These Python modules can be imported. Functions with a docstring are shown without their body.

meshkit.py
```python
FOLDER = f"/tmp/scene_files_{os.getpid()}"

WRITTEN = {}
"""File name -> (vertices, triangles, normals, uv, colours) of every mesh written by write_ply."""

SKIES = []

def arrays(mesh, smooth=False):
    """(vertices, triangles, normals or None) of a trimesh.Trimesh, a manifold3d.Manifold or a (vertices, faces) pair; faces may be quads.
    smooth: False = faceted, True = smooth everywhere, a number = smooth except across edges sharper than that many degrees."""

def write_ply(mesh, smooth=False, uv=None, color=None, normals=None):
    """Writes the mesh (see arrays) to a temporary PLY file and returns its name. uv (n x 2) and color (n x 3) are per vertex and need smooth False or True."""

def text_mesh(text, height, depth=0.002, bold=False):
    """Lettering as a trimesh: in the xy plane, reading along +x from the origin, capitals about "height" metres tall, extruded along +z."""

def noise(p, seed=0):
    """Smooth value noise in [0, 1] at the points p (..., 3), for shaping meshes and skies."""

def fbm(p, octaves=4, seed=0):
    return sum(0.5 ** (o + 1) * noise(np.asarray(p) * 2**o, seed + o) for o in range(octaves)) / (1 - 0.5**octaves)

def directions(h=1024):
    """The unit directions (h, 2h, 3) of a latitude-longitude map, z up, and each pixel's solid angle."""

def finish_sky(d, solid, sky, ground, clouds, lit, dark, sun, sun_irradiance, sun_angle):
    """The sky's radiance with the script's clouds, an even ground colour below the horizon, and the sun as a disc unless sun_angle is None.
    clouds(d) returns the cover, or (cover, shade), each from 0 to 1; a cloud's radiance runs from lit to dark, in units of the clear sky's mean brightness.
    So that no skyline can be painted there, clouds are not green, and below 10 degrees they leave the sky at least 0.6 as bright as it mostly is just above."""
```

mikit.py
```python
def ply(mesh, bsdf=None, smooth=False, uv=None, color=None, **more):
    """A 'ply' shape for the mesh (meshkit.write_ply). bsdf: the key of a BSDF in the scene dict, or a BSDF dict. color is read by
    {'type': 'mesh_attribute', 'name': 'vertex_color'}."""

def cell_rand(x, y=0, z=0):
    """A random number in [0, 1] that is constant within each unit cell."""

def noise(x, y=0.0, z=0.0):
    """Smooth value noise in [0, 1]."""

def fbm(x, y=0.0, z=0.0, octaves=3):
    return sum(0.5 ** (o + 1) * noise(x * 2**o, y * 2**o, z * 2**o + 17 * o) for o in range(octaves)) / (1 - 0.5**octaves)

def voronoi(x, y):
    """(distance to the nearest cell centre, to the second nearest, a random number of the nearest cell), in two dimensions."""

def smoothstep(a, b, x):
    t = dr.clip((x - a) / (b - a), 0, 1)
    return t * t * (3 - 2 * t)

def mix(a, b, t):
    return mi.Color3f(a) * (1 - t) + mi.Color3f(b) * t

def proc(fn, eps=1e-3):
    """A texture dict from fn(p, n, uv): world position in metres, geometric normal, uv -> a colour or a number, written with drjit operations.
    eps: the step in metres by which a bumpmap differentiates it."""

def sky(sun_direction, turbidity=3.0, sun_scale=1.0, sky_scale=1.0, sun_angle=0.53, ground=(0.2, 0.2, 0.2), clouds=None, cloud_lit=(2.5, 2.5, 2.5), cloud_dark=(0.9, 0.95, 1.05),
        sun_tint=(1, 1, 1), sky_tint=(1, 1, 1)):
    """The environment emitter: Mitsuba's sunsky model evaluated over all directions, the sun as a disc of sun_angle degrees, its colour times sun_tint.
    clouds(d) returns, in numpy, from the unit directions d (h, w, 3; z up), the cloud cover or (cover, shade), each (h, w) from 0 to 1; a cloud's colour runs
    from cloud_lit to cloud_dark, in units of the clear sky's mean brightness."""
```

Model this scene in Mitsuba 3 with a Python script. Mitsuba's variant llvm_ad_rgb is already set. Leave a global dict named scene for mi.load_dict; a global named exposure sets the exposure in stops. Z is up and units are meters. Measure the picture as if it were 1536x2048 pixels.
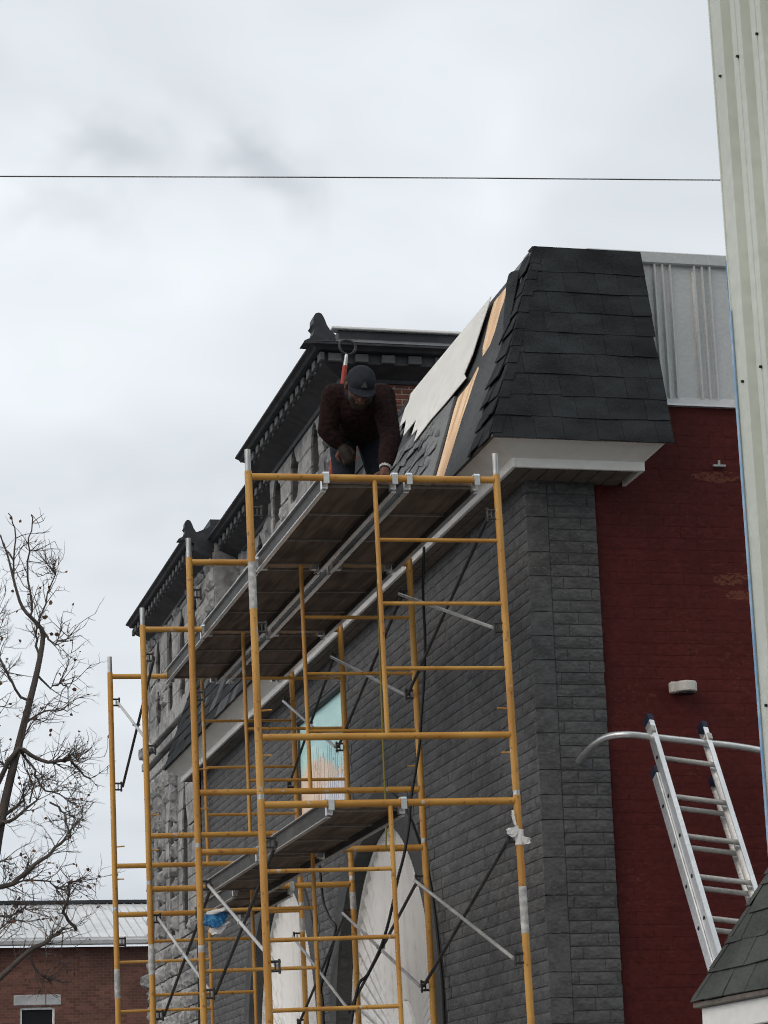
import math, random
import numpy as np, trimesh, mitsuba as mi, drjit as dr
import manifold3d as m3
from shapely.geometry import Polygon, box as sbox, Point
import mikit, meshkit
from mikit import noise, fbm, voronoi, cell_rand, smoothstep, mix, proc

T = mi.ScalarTransform4f
scene, labels = {}, {}
rng = np.random.default_rng(7)
A = lambda *v: np.array(v, float)

# ------------------------------------------------------------------ camera, sky, exposure
YAW, PITCH, ROLL, FPX = 0.24569567, 0.25433407, -0.03470153, 5007.03   # FPX: focal length in pixels of the 1536 px wide photograph
EYE = A(0, 0, 1.6)
FWD = A(math.sin(YAW) * math.cos(PITCH), math.cos(YAW) * math.cos(PITCH), math.sin(PITCH))
_r = A(math.cos(YAW), -math.sin(YAW), 0)
_u = np.cross(_r, FWD)
RIGHT = math.cos(ROLL) * _r + math.sin(ROLL) * _u
UP = -math.sin(ROLL) * _r + math.cos(ROLL) * _u
scene['camera'] = {'type': 'perspective', 'fov': math.degrees(2 * math.atan(768 / FPX)), 'fov_axis': 'x', 'near_clip': 0.1, 'far_clip': 3000.0,
                   'to_world': T().look_at(origin=EYE.tolist(), target=(EYE + FWD).tolist(), up=UP.tolist())}


def np_noise(x, y, seed):
    xi, yi = np.floor(x).astype(np.int64), np.floor(y).astype(np.int64)
    fx, fy = x - xi, y - yi
    fx, fy = fx * fx * (3 - 2 * fx), fy * fy * (3 - 2 * fy)

    def h(a, b):
        n = (a * 374761393 + b * 668265263 + seed * 974634777) & 0xFFFFFFFF
        n = ((n ^ (n >> 13)) * 1274126177) & 0xFFFFFFFF
        return ((n ^ (n >> 16)) & 0xFFFF) / 65535.0
    return (h(xi, yi) * (1 - fx) + h(xi + 1, yi) * fx) * (1 - fy) + (h(xi, yi + 1) * (1 - fx) + h(xi + 1, yi + 1) * fx) * fy


def np_fbm(x, y, seed, o=4):
    return sum(0.5 ** (k + 1) * np_noise(x * 2 ** k, y * 2 ** k, seed + k) for k in range(o)) / (1 - 0.5 ** o)


def overcast(d):
    k = 1.25 / (np.maximum(d[..., 2], 0) + 0.40)
    x, y = d[..., 0] * k, d[..., 1] * k
    wx = x + 0.35 * np_fbm(x * 3, y * 3, 11)
    broad = np_fbm(wx * 1.7 + 3, y * 1.7 + 9, 21, 3)
    fine = np_fbm(wx * 5.5 + 1.3, y * 6.5 + 4, 31, 4)
    wisps = np.clip((np_fbm(wx * 11 + 7, y * 19 + 2, 41, 4) - 0.60) * 2.8, 0, 1) * np.clip((fine - 0.45) * 4, 0, 1)
    # three torn grey wisps of low cloud, brushed along their own direction
    e = np.arctan2(d[..., 0], d[..., 1])
    for az, el, rot, ln, wd, k in ((0.192, 0.386, -0.60, 0.030, 0.012, 1.0), (0.128, 0.392, -0.30, 0.026, 0.013, 0.8), (0.105, 0.370, -0.2, 0.035, 0.016, 0.6), (-0.7, 0.5, 0.4, 0.08, 0.02, 0.6), (1.1, 0.6, -0.5, 0.09, 0.025, 0.6)):
        u, v = (e - az) * 0.92, d[..., 2] - el
        u, v = u * math.cos(rot) + v * math.sin(rot), -u * math.sin(rot) + v * math.cos(rot)
        u, v = u + 0.030 * (np_fbm(u * 40 + 9, v * 40, 71, 3) - 0.5), v + 0.024 * (np_fbm(u * 36 + 5, v * 36, 51, 3) - 0.5)
        wisps = wisps + k * np.exp(-(u / ln) ** 2 - (v / wd) ** 2) * np.clip(2.8 * (np_fbm(u * 50 + 3, v * 80, 61, 4) - 0.30), 0, 1)
    return np.ones(d.shape[:2]), np.clip(0.13 + 1.25 * (broad - 0.45) + 0.85 * (fine - 0.48) + 0.50 * wisps + 0.25 * np.clip(1 - d[..., 2] / 0.28, 0, 1), 0, 1)


scene['sky'] = mikit.sky((-0.72, -0.45, 0.55), turbidity=4, sun_scale=0.30, sun_angle=40, sun_tint=(0.93, 0.96, 1.06), clouds=overcast,
                         cloud_lit=(3.95, 4.17, 4.34), cloud_dark=(2.2, 2.38, 2.60), ground=(0.16, 0.155, 0.15))
exposure = 1.32


# ------------------------------------------------------------------ helpers
def px(p):
    q = np.asarray(p, float) - EYE
    w = q @ FWD
    return A(768 + FPX * (q @ RIGHT) / w, 1024 - FPX * (q @ UP) / w, w)


def inview(p, m=40):
    x, y, w = px(p)
    return w > 0 and -m < x < 1536 + m and -m < y < 2048 + m


def numbered(k):
    if k not in _taken:
        _taken.add(k)
        return k
    i = _next.get(k, 1)
    while f'{k}_{i:03d}' in _taken:
        i += 1
    _next[k] = i + 1
    _taken.add(f'{k}_{i:03d}')
    return f'{k}_{i:03d}'


_taken, _next = set(), {}


def thing(name, label, cat, group=None):
    k = numbered(name)
    labels[k] = {'label': label, 'category': cat}
    if group:
        labels[k]['group'] = group
    return k


def part(parent, name):
    return numbered(parent + '__' + name)


def obj(parent, name, mesh, mat, smooth=False, kind=None, label=None):
    k = numbered(parent + '__' + name if parent else name)
    if isinstance(mesh, list):
        mesh = cat(mesh)
    scene[k] = mikit.ply(mesh, mat, smooth=smooth)
    if kind or label:
        labels[k] = {**({'kind': kind} if kind else {}), **({'label': label} if label else {})}
    return k


def cat(ms):
    return trimesh.util.concatenate([m if isinstance(m, trimesh.Trimesh) else trimesh.Trimesh(*m, process=False) for m in ms])


def mesh(v, f):
    f = np.asarray(f)
    if f.shape[1] == 4:
        f = np.vstack([f[:, [0, 1, 2]], f[:, [0, 2, 3]]])
    return trimesh.Trimesh(np.asarray(v, float), f, process=False)


BOXF = np.array([[0, 3, 2, 1], [4, 5, 6, 7], [0, 1, 5, 4], [1, 2, 6, 5], [2, 3, 7, 6], [3, 0, 4, 7]])


def hexa(p):            # eight corners: bottom ring of four, top ring of four
    return mesh(p, BOXF)


def box(x0, x1, y0, y1, z0, z1):
    return hexa([[x0, y0, z0], [x1, y0, z0], [x1, y1, z0], [x0, y1, z0], [x0, y0, z1], [x1, y0, z1], [x1, y1, z1], [x0, y1, z1]])


def cbox(x0, x1, y0, y1, z0, z1, b=0.006):   # box with chamfered edges
    p = []
    for x, sx in ((x0, 1), (x1, -1)):
        for y, sy in ((y0, 1), (y1, -1)):
            for z, sz in ((z0, 1), (z1, -1)):
                p += [[x + sx * b, y + sy * b, z], [x + sx * b, y, z + sz * b], [x, y + sy * b, z + sz * b]]
    return trimesh.PointCloud(p).convex_hull


def hull(p):
    return trimesh.PointCloud(np.asarray(p, float)).convex_hull


def frame_of(d):
    d = d / np.linalg.norm(d)
    a = np.cross(d, A(0, 0, 1) if abs(d[2]) < 0.9 else A(1, 0, 0))
    a /= np.linalg.norm(a)
    return a, np.cross(d, a)


def tube(pts, r, n=10, caps=True):
    pts = np.asarray(pts, float)
    r = np.broadcast_to(np.asarray(r, float), len(pts))
    d = np.gradient(pts, axis=0) if len(pts) > 2 else np.repeat([pts[1] - pts[0]], 2, 0)
    a, b = frame_of(d[0])
    ang = np.arange(n) * 2 * np.pi / n
    v = []
    for i in range(len(pts)):
        t = d[i] / np.linalg.norm(d[i])
        a = a - t * (a @ t)
        a /= np.linalg.norm(a)
        b = np.cross(t, a)
        v.append(pts[i] + r[i] * (np.cos(ang)[:, None] * a + np.sin(ang)[:, None] * b))
    v = np.vstack(v)
    f = []
    for i in range(len(pts) - 1):
        for k in range(n):
            f.append([i * n + k, i * n + (k + 1) % n, (i + 1) * n + (k + 1) % n, (i + 1) * n + k])
    m = mesh(v, f)
    if caps:
        m0 = len(pts) * n
        v = np.vstack([v, pts[0], pts[-1]])
        e = (len(pts) - 1) * n
        cf = [[m0, (k + 1) % n, k] for k in range(n)] + [[m0 + 1, e + k, e + (k + 1) % n] for k in range(n)]
        m = trimesh.Trimesh(v, np.vstack([m.faces, cf]), process=False)
    return m


def smooth_path(pts, k=4):
    pts = np.asarray(pts, float)
    p = np.vstack([2 * pts[0] - pts[1], pts, 2 * pts[-1] - pts[-2]])
    out = []
    for i in range(1, len(p) - 2):
        for t in np.arange(k) / k:
            out.append(0.5 * (2 * p[i] + (p[i + 1] - p[i - 1]) * t + (2 * p[i - 1] - 5 * p[i] + 4 * p[i + 1] - p[i + 2]) * t ** 2 + (3 * p[i] - p[i - 1] - 3 * p[i + 1] + p[i + 2]) * t ** 3))
    return np.vstack(out + [pts[-1]])


def extrude(poly, h, O, U, V):
    """shapely polygon in (u, v) -> solid of thickness h along U x V"""
    if poly.geom_type != 'Polygon':
        return cat([extrude(q, h, O, U, V) for q in poly.geoms if q.geom_type == 'Polygon' and q.area > 1e-4])
    U, V = np.asarray(U, float), np.asarray(V, float)
    m = trimesh.creation.extrude_polygon(poly, h)
    v = m.vertices
    m.vertices = np.asarray(O, float) + v[:, :1] * U + v[:, 1:2] * V + v[:, 2:] * np.cross(U, V)
    return m


# ------------------------------------------------------------------ materials
def mat(key, color, rough=0.8, metallic=0.0, spec=0.3, bump=None, bscale=0.002, eps=2e-3, **more):
    c = color if isinstance(color, dict) else ({'type': 'rgb', 'value': list(color)} if not callable(color) else proc(color))
    b = {'type': 'principled', 'base_color': c, 'roughness': rough, 'metallic': metallic, 'specular': spec, **more}
    if bump is not None:
        b = {'type': 'bumpmap', 'tex': proc(bump, eps), 'scale': bscale, 'bsdf': b}
    scene[key] = {'type': 'twosided', 'bsdf': b}
    return key


def speck(a, b, f1=3.0, f2=60.0, lo=0.35, hi=0.75, a2=0.4):
    def fn(p, n, uv):
        t = fbm(p.x * f1, p.y * f1, p.z * f1, 3) * (1 - a2) + fbm(p.x * f2, p.y * f2, p.z * f2, 2) * a2
        return mix(a, b, smoothstep(lo, hi, t))
    return fn


def bn(f):
    return lambda p, n, uv: fbm(p.x * f, p.y * f, p.z * f, 3)


def grey_brick_color(p, n, uv):
    t = fbm(p.x * 2.2, p.y * 2.2, p.z * 2.2, 3)
    s = fbm(p.x * 45, p.y * 45, p.z * 70, 2)
    c = mix((0.056, 0.0565, 0.060), (0.122, 0.123, 0.128), smoothstep(0.28, 0.74, t * 0.35 + s * 0.35 + 0.30 * fbm(p.x * 13, p.y * 13, p.z * 17, 3)))
    chip = smoothstep(0.70, 0.80, fbm(p.x * 60 + 5, p.y * 60, p.z * 110, 2))
    return mix(c, (0.20, 0.20, 0.196), chip * 0.5)


def red_paint(p, n, uv):
    t = fbm(p.x * 3.1, p.z * 3.1, p.y * 3, 3)
    c = mix((0.068, 0.0115, 0.0108), (0.100, 0.0175, 0.0165), smoothstep(0.3, 0.72, t * 0.6 + 0.4 * fbm(p.x * 40, p.z * 60, 1.0, 2)))
    w = fbm(p.x * 9, p.z * 22, 2.0, 3)
    bare = mi.Float(0)
    for x, z, rx, rz in ((6.17, 5.99, 0.20, 0.035), (6.22, 5.28, 0.17, 0.05), (6.26, 5.18, 0.15, 0.03), (6.36, 5.75, 0.05, 0.05)):
        d = dr.square((p.x - x) / rx) + dr.square((p.z - z) / rz)
        bare = dr.maximum(bare, smoothstep(1.05, 0.95, d + 2.6 * (w - 0.42)) * smoothstep(0.40, 0.46, fbm(p.x * 60, p.z * 95, 7.0, 2)))
    nick = smoothstep(0.80, 0.84, noise(p.x * 52, p.z * 80, 4.0)) * smoothstep(0.6, 0.75, noise(p.x * 5, p.z * 5, 9.0))
    return mix(c, (0.17, 0.062, 0.038), dr.maximum(bare * 0.75, nick * 0.30))


def stone_color(p, n, uv):
    t = fbm(p.x * 1.1, p.y * 1.1, p.z * 1.1, 3) * 0.55 + 0.45 * fbm(p.x * 9, p.y * 9, p.z * 9, 3)
    c = mix((0.175, 0.178, 0.185), (0.345, 0.347, 0.345), smoothstep(0.3, 0.68, t))
    soot = smoothstep(0.56, 0.7, fbm(p.x * 4, p.y * 4 + 3, p.z * 2.2, 4))
    return mix(c, (0.12, 0.12, 0.125), soot * 0.65)


def brownbrick(p, n, uv):
    r = cell_rand(dr.floor(p.x / 0.21), dr.floor(p.z / 0.075), dr.floor(p.y / 0.21))
    return mix(mix((0.10, 0.040, 0.031), (0.18, 0.068, 0.048), r), (0.07, 0.035, 0.03), smoothstep(0.5, 0.8, fbm(p.x * 6, p.y * 6, p.z * 6, 3)) * 0.7)


def farbrick(p, n, uv):
    row = dr.floor(p.z / 0.085)
    u = p.x / 0.23 + 0.5 * (row - 2 * dr.floor(row / 2))
    fu, fv = u - dr.floor(u), p.z / 0.085 - row
    joint = dr.maximum(smoothstep(0.90, 0.97, fu), smoothstep(0.82, 0.95, fv))
    c = mix((0.105, 0.046, 0.036), (0.185, 0.085, 0.064), cell_rand(dr.floor(u), row, 3.0))
    c = mix(c, (0.085, 0.042, 0.035), smoothstep(0.45, 0.75, fbm(p.x * 0.6, p.z * 0.9, 1.0, 4)) * 0.7)
    return mix(c, (0.17, 0.13, 0.115), joint * 0.6)


def shingle_color(base, top):
    def fn(p, n, uv):
        g = noise(p.x * 260, p.y * 260, p.z * 260)
        t = fbm(p.x * 4.3, p.y * 4.3, p.z * 7.3, 4) * 0.6 + 0.25 * noise(p.x * 110, p.y * 110, p.z * 110) + g * 0.15
        return mix(base, top, smoothstep(0.25, 0.75, t))
    return fn


def yellow_paint(p, n, uv):
    t = fbm(p.x * 5, p.y * 5, p.z * 2.4, 3)
    c = mix((0.45, 0.210, 0.037), (0.57, 0.305, 0.068), smoothstep(0.3, 0.7, t))
    rust = smoothstep(0.66, 0.76, fbm(p.x * 43 + 0.3 * p.z, p.y * 43, p.z * 31, 4))
    c = mix(c, (0.20, 0.075, 0.028), rust * 0.7)
    splash = smoothstep(0.735, 0.75, fbm(p.x * 22 + 8, p.y * 22, p.z * 13, 4))
    return mix(c, (0.50, 0.48, 0.44), splash * 0.7)


def deck_wood(p, n, uv):
    t = fbm(p.x * 30, p.y * 2.2, p.z * 30, 3) * 0.6 + 0.4 * fbm(p.x * 5, p.y * 4, p.z * 5, 3)
    return mix((0.075, 0.055, 0.044), (0.175, 0.132, 0.107), smoothstep(0.28, 0.72, t))


def pine(p, n, uv):
    g = fbm(p.y * 22, p.z * 2.4, p.x * 2.4, 3)
    return mix((0.56, 0.35, 0.20), (0.80, 0.58, 0.38), smoothstep(0.25, 0.75, g))


def window_reflection(p, n, uv):
    u, v = (22.62 - p.y) / 1.96, (p.z - 4.30) / 1.275          # reflection put into the pane colour: u from the far edge, v from the sill
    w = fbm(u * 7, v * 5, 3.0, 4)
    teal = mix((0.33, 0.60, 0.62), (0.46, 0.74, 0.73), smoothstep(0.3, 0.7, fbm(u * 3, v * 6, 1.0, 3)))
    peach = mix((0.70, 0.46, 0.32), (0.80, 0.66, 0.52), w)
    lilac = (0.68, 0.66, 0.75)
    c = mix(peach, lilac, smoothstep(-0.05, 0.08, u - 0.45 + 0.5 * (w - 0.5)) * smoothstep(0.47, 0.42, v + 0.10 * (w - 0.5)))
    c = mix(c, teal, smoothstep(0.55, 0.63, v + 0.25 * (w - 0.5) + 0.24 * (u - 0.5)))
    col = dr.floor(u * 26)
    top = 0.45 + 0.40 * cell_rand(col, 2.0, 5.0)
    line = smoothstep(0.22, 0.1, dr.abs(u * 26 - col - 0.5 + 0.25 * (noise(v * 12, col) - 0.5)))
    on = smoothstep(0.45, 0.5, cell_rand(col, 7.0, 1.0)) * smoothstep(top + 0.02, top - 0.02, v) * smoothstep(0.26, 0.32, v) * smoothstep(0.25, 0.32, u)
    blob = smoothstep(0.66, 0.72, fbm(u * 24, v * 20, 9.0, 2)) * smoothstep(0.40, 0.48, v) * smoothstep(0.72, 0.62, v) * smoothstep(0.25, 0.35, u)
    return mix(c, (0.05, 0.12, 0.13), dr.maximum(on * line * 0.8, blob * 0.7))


def dirty_white(p, n, uv):
    s = fbm(p.y * 17, p.z * 0.7, p.x * 3, 4)
    return mix((0.72, 0.715, 0.71), (0.36, 0.355, 0.35), smoothstep(0.52, 0.76, s) * 0.35)


def bark(p, n, uv):
    return mix((0.05, 0.042, 0.038), (0.13, 0.112, 0.10), fbm(p.x * 18, p.y * 18, p.z * 5, 3))


def plaid(p, n, uv):
    t = fbm(p.x * 60, p.y * 60, p.z * 60, 3)
    return mix((0.013, 0.0068, 0.0070), (0.026, 0.0135, 0.0135), smoothstep(0.3, 0.7, t))


mat('m_grey_brick_b', lambda p, n, uv: grey_brick_color(p, n, uv) * 0.92, 0.75, spec=0.3, bump=bn(48), bscale=0.004)
mat('m_grey_brick', grey_brick_color, 0.7, spec=0.35, bump=bn(70), bscale=0.003)
mat('m_grey_mortar', speck((0.060, 0.061, 0.064), (0.098, 0.099, 0.103)), 0.9)
mat('m_grey_trim', speck((0.052, 0.054, 0.056), (0.085, 0.087, 0.09), 4, 50), 0.8, bump=bn(40), bscale=0.004)
mat('m_red_paint', red_paint, 0.7, spec=0.2, bump=bn(55), bscale=0.0025)
mat('m_beige', speck((0.68, 0.66, 0.62), (0.76, 0.735, 0.695), 1.5, 18), 0.6)
mat('m_white_paint', speck((0.74, 0.74, 0.73), (0.83, 0.83, 0.82), 1.5, 25), 0.5)
mat('m_soffit', speck((0.11, 0.095, 0.085), (0.19, 0.165, 0.15), 2, 30), 0.7)
for kk, f in (('', 1.0), ('_b', 0.88), ('_c', 1.12)):
    mat('m_shingle' + kk, shingle_color((0.008 * f, 0.0098 * f, 0.0115 * f), (0.030 * f, 0.035 * f, 0.040 * f)), 0.85, spec=0.25, bump=bn(120), bscale=0.005)
mat('m_old_shingle', shingle_color((0.060, 0.064, 0.070), (0.15, 0.155, 0.165)), 0.8, bump=bn(90), bscale=0.003)
mat('m_felt', speck((0.040, 0.042, 0.046), (0.072, 0.075, 0.080), 2, 40), 0.75)
mat('m_felt_grey', speck((0.13, 0.135, 0.14), (0.19, 0.195, 0.20), 2, 40), 0.75)
mat('m_green_shingle', shingle_color((0.026, 0.0285, 0.026), (0.062, 0.067, 0.061)), 0.8, bump=bn(140), bscale=0.003)
mat('m_sheet', speck((0.62, 0.62, 0.595), (0.71, 0.71, 0.68), 1.2, 9), 0.55)
mat('m_pine', pine, 0.7)
mat('m_galv', speck((0.54, 0.55, 0.56), (0.62, 0.63, 0.64), 1.0, 60), 0.45, metallic=0.55, spec=0.4)
mat('m_siding', speck((0.49, 0.525, 0.475), (0.565, 0.60, 0.55), 0.7, 14), 0.45, spec=0.4)
mat('m_blue_film', speck((0.16, 0.30, 0.50), (0.32, 0.46, 0.62), 4, 30), 0.4)
mat('m_stone', stone_color, 0.85, bump=bn(14), bscale=0.03, eps=6e-3)
mat('m_stone_mortar', speck((0.075, 0.075, 0.076), (0.13, 0.128, 0.126), 2, 12), 0.9)
mat('m_cornice', speck((0.022, 0.024, 0.029), (0.048, 0.051, 0.058), 1.5, 8), 0.55)
mat('m_cornice_roof', speck((0.055, 0.058, 0.063), (0.11, 0.115, 0.12), 3, 10), 0.5)
mat('m_cornice_grey', speck((0.06, 0.063, 0.069), (0.115, 0.12, 0.125), 3, 10), 0.6)
mat('m_brown_brick', brownbrick, 0.85, bump=bn(40), bscale=0.003)
mat('m_mortar', speck((0.30, 0.235, 0.21), (0.42, 0.345, 0.31), 5, 40), 0.9)
mat('m_far_brick', farbrick, 0.85)
mat('m_far_roof', speck((0.52, 0.53, 0.54), (0.64, 0.65, 0.66), 0.4, 3), 0.4, metallic=0.2)
mat('m_far_trim', speck((0.32, 0.33, 0.34), (0.46, 0.47, 0.48), 0.8, 5), 0.6)
mat('m_yellow', yellow_paint, 0.42, spec=0.5)
mat('m_zinc', speck((0.42, 0.43, 0.44), (0.60, 0.61, 0.62), 5, 40), 0.4, metallic=0.7)
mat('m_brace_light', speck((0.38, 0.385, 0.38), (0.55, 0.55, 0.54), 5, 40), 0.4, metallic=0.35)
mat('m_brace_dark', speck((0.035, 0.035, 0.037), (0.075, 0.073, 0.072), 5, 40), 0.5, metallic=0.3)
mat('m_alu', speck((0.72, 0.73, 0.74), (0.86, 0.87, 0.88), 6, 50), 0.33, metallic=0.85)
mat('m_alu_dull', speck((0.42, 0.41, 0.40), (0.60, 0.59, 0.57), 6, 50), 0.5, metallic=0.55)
mat('m_web', speck((0.035, 0.034, 0.033), (0.075, 0.072, 0.07), 5, 40), 0.55, metallic=0.2)
mat('m_rib', speck((0.20, 0.18, 0.165), (0.34, 0.31, 0.29), 5, 40), 0.6)
mat('m_deck_wood', deck_wood, 0.8)
mat('m_sticker', speck((0.36, 0.36, 0.36), (0.62, 0.62, 0.61), 9, 40, a2=0.6), 0.5)
mat('m_black', (0.012, 0.012, 0.014), 0.5)
mat('m_navy', speck((0.009, 0.012, 0.030), (0.015, 0.021, 0.055), 4, 40), 0.45)
mat('m_rubber', (0.52, 0.49, 0.42), 0.7)
mat('m_window_reflection', window_reflection, 0.3, spec=0.5)
mat('m_dirty_white', dirty_white, 0.6)
mat('m_dark_glass', (0.012, 0.014, 0.017), 0.25, spec=0.35)
mat('m_jacket', plaid, 0.9, spec=0.1, bump=bn(22), bscale=0.006)
mat('m_jeans', speck((0.006, 0.0085, 0.014), (0.013, 0.018, 0.029), 8, 60), 0.9, bump=bn(30), bscale=0.008)
mat('m_cap', speck((0.010, 0.012, 0.019), (0.018, 0.021, 0.030), 10, 70), 0.85)
mat('m_skin', speck((0.10, 0.046, 0.032), (0.16, 0.076, 0.054), 12, 60), 0.6)
mat('m_hair', (0.02, 0.014, 0.011), 0.7)
mat('m_red_handle', (0.30, 0.036, 0.026), 0.5)
mat('m_bark', bark, 0.9)
mat('m_leaf', speck((0.10, 0.045, 0.022), (0.22, 0.11, 0.055), 6, 30), 0.8)
mat('m_blue_bag', speck((0.015, 0.10, 0.26), (0.05, 0.24, 0.46), 9, 40), 0.35)
mat('m_rag', (0.74, 0.73, 0.72), 0.8)
mat('m_wire', (0.14, 0.14, 0.145), 0.5)
mat('m_rope', (0.25, 0.20, 0.04), 0.8)
mat('m_asphalt', speck((0.10, 0.10, 0.102), (0.15, 0.148, 0.145), 0.6, 25), 0.9)
mat('m_concrete', speck((0.26, 0.255, 0.245), (0.36, 0.355, 0.34), 0.8, 20), 0.9)
mat('m_lamp_white', (0.62, 0.61, 0.58), 0.45)


# ------------------------------------------------------------------ masonry pieces
def rough_piece(seed, nx, ny, amp, edge, back):
    """Unit block: u, v from 0 to 1, front bulging along w (metres), sides back to w = -back."""
    g = np.random.default_rng(seed)
    u, v = np.meshgrid(np.linspace(0, 1, nx + 1), np.linspace(0, 1, ny + 1))
    rim = (u == 0) | (u == 1) | (v == 0) | (v == 1)
    w = np.where(rim, -amp * 0.25 * g.random(u.shape), amp * (0.35 + 0.65 * g.random(u.shape)))
    uu = u + np.where((u > 0) & (u < 1), g.uniform(-.3, .3, u.shape) / nx, np.where(u == 0, 1, -1) * edge * g.random(u.shape))
    vv = v + np.where((v > 0) & (v < 1), g.uniform(-.3, .3, v.shape) / ny, np.where(v == 0, 1, -1) * edge * 1.6 * g.random(u.shape))
    P = np.stack([uu, vv, w], -1).reshape(-1, 3)
    idx = np.arange((nx + 1) * (ny + 1)).reshape(ny + 1, nx + 1)
    f = []
    for j in range(ny):
        for i in range(nx):
            q = [idx[j, i], idx[j, i + 1], idx[j + 1, i + 1], idx[j + 1, i]]
            f += [[q[0], q[1], q[2]], [q[0], q[2], q[3]]] if (i + j + seed) % 2 else [[q[0], q[1], q[3]], [q[1], q[2], q[3]]]
    ring = list(idx[0, :]) + list(idx[1:, -1]) + list(idx[-1, -2::-1]) + list(idx[-2:0:-1, 0])
    nb = len(P)
    P = np.vstack([P, P[ring] * [1, 1, 0] + [0, 0, -back]])
    m = len(ring)
    for k in range(m):
        a, b = ring[k], ring[(k + 1) % m]
        f += [[a, nb + k, nb + (k + 1) % m], [a, nb + (k + 1) % m, b]]
    return P, np.array(f)


def courses(u0, u1, v0, v1, course, length, joint, rnd=0.0, seed=1, jit=0.0, head=None):
    """(u0, u1, v0, v1) of every block of a running bond"""
    g = np.random.default_rng(seed)
    out, k, v = [], 0, v0
    while v < v1 - 0.01:
        top = min(v + course * (1 + jit * g.uniform(-1, 1)), v1)
        u = u0 - (length * (0.5 if k % 2 else 0) + rnd * g.random() * length)
        while u < u1:
            e = u + length * (1 + rnd * g.uniform(-.5, .5))
            a, b = max(u, u0), min(e, u1)
            if b - a > 0.035:
                out.append((a, b - (joint if head is None else head), v, top - joint))
            u = e
        v, k = top, k + 1
    return out


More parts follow.
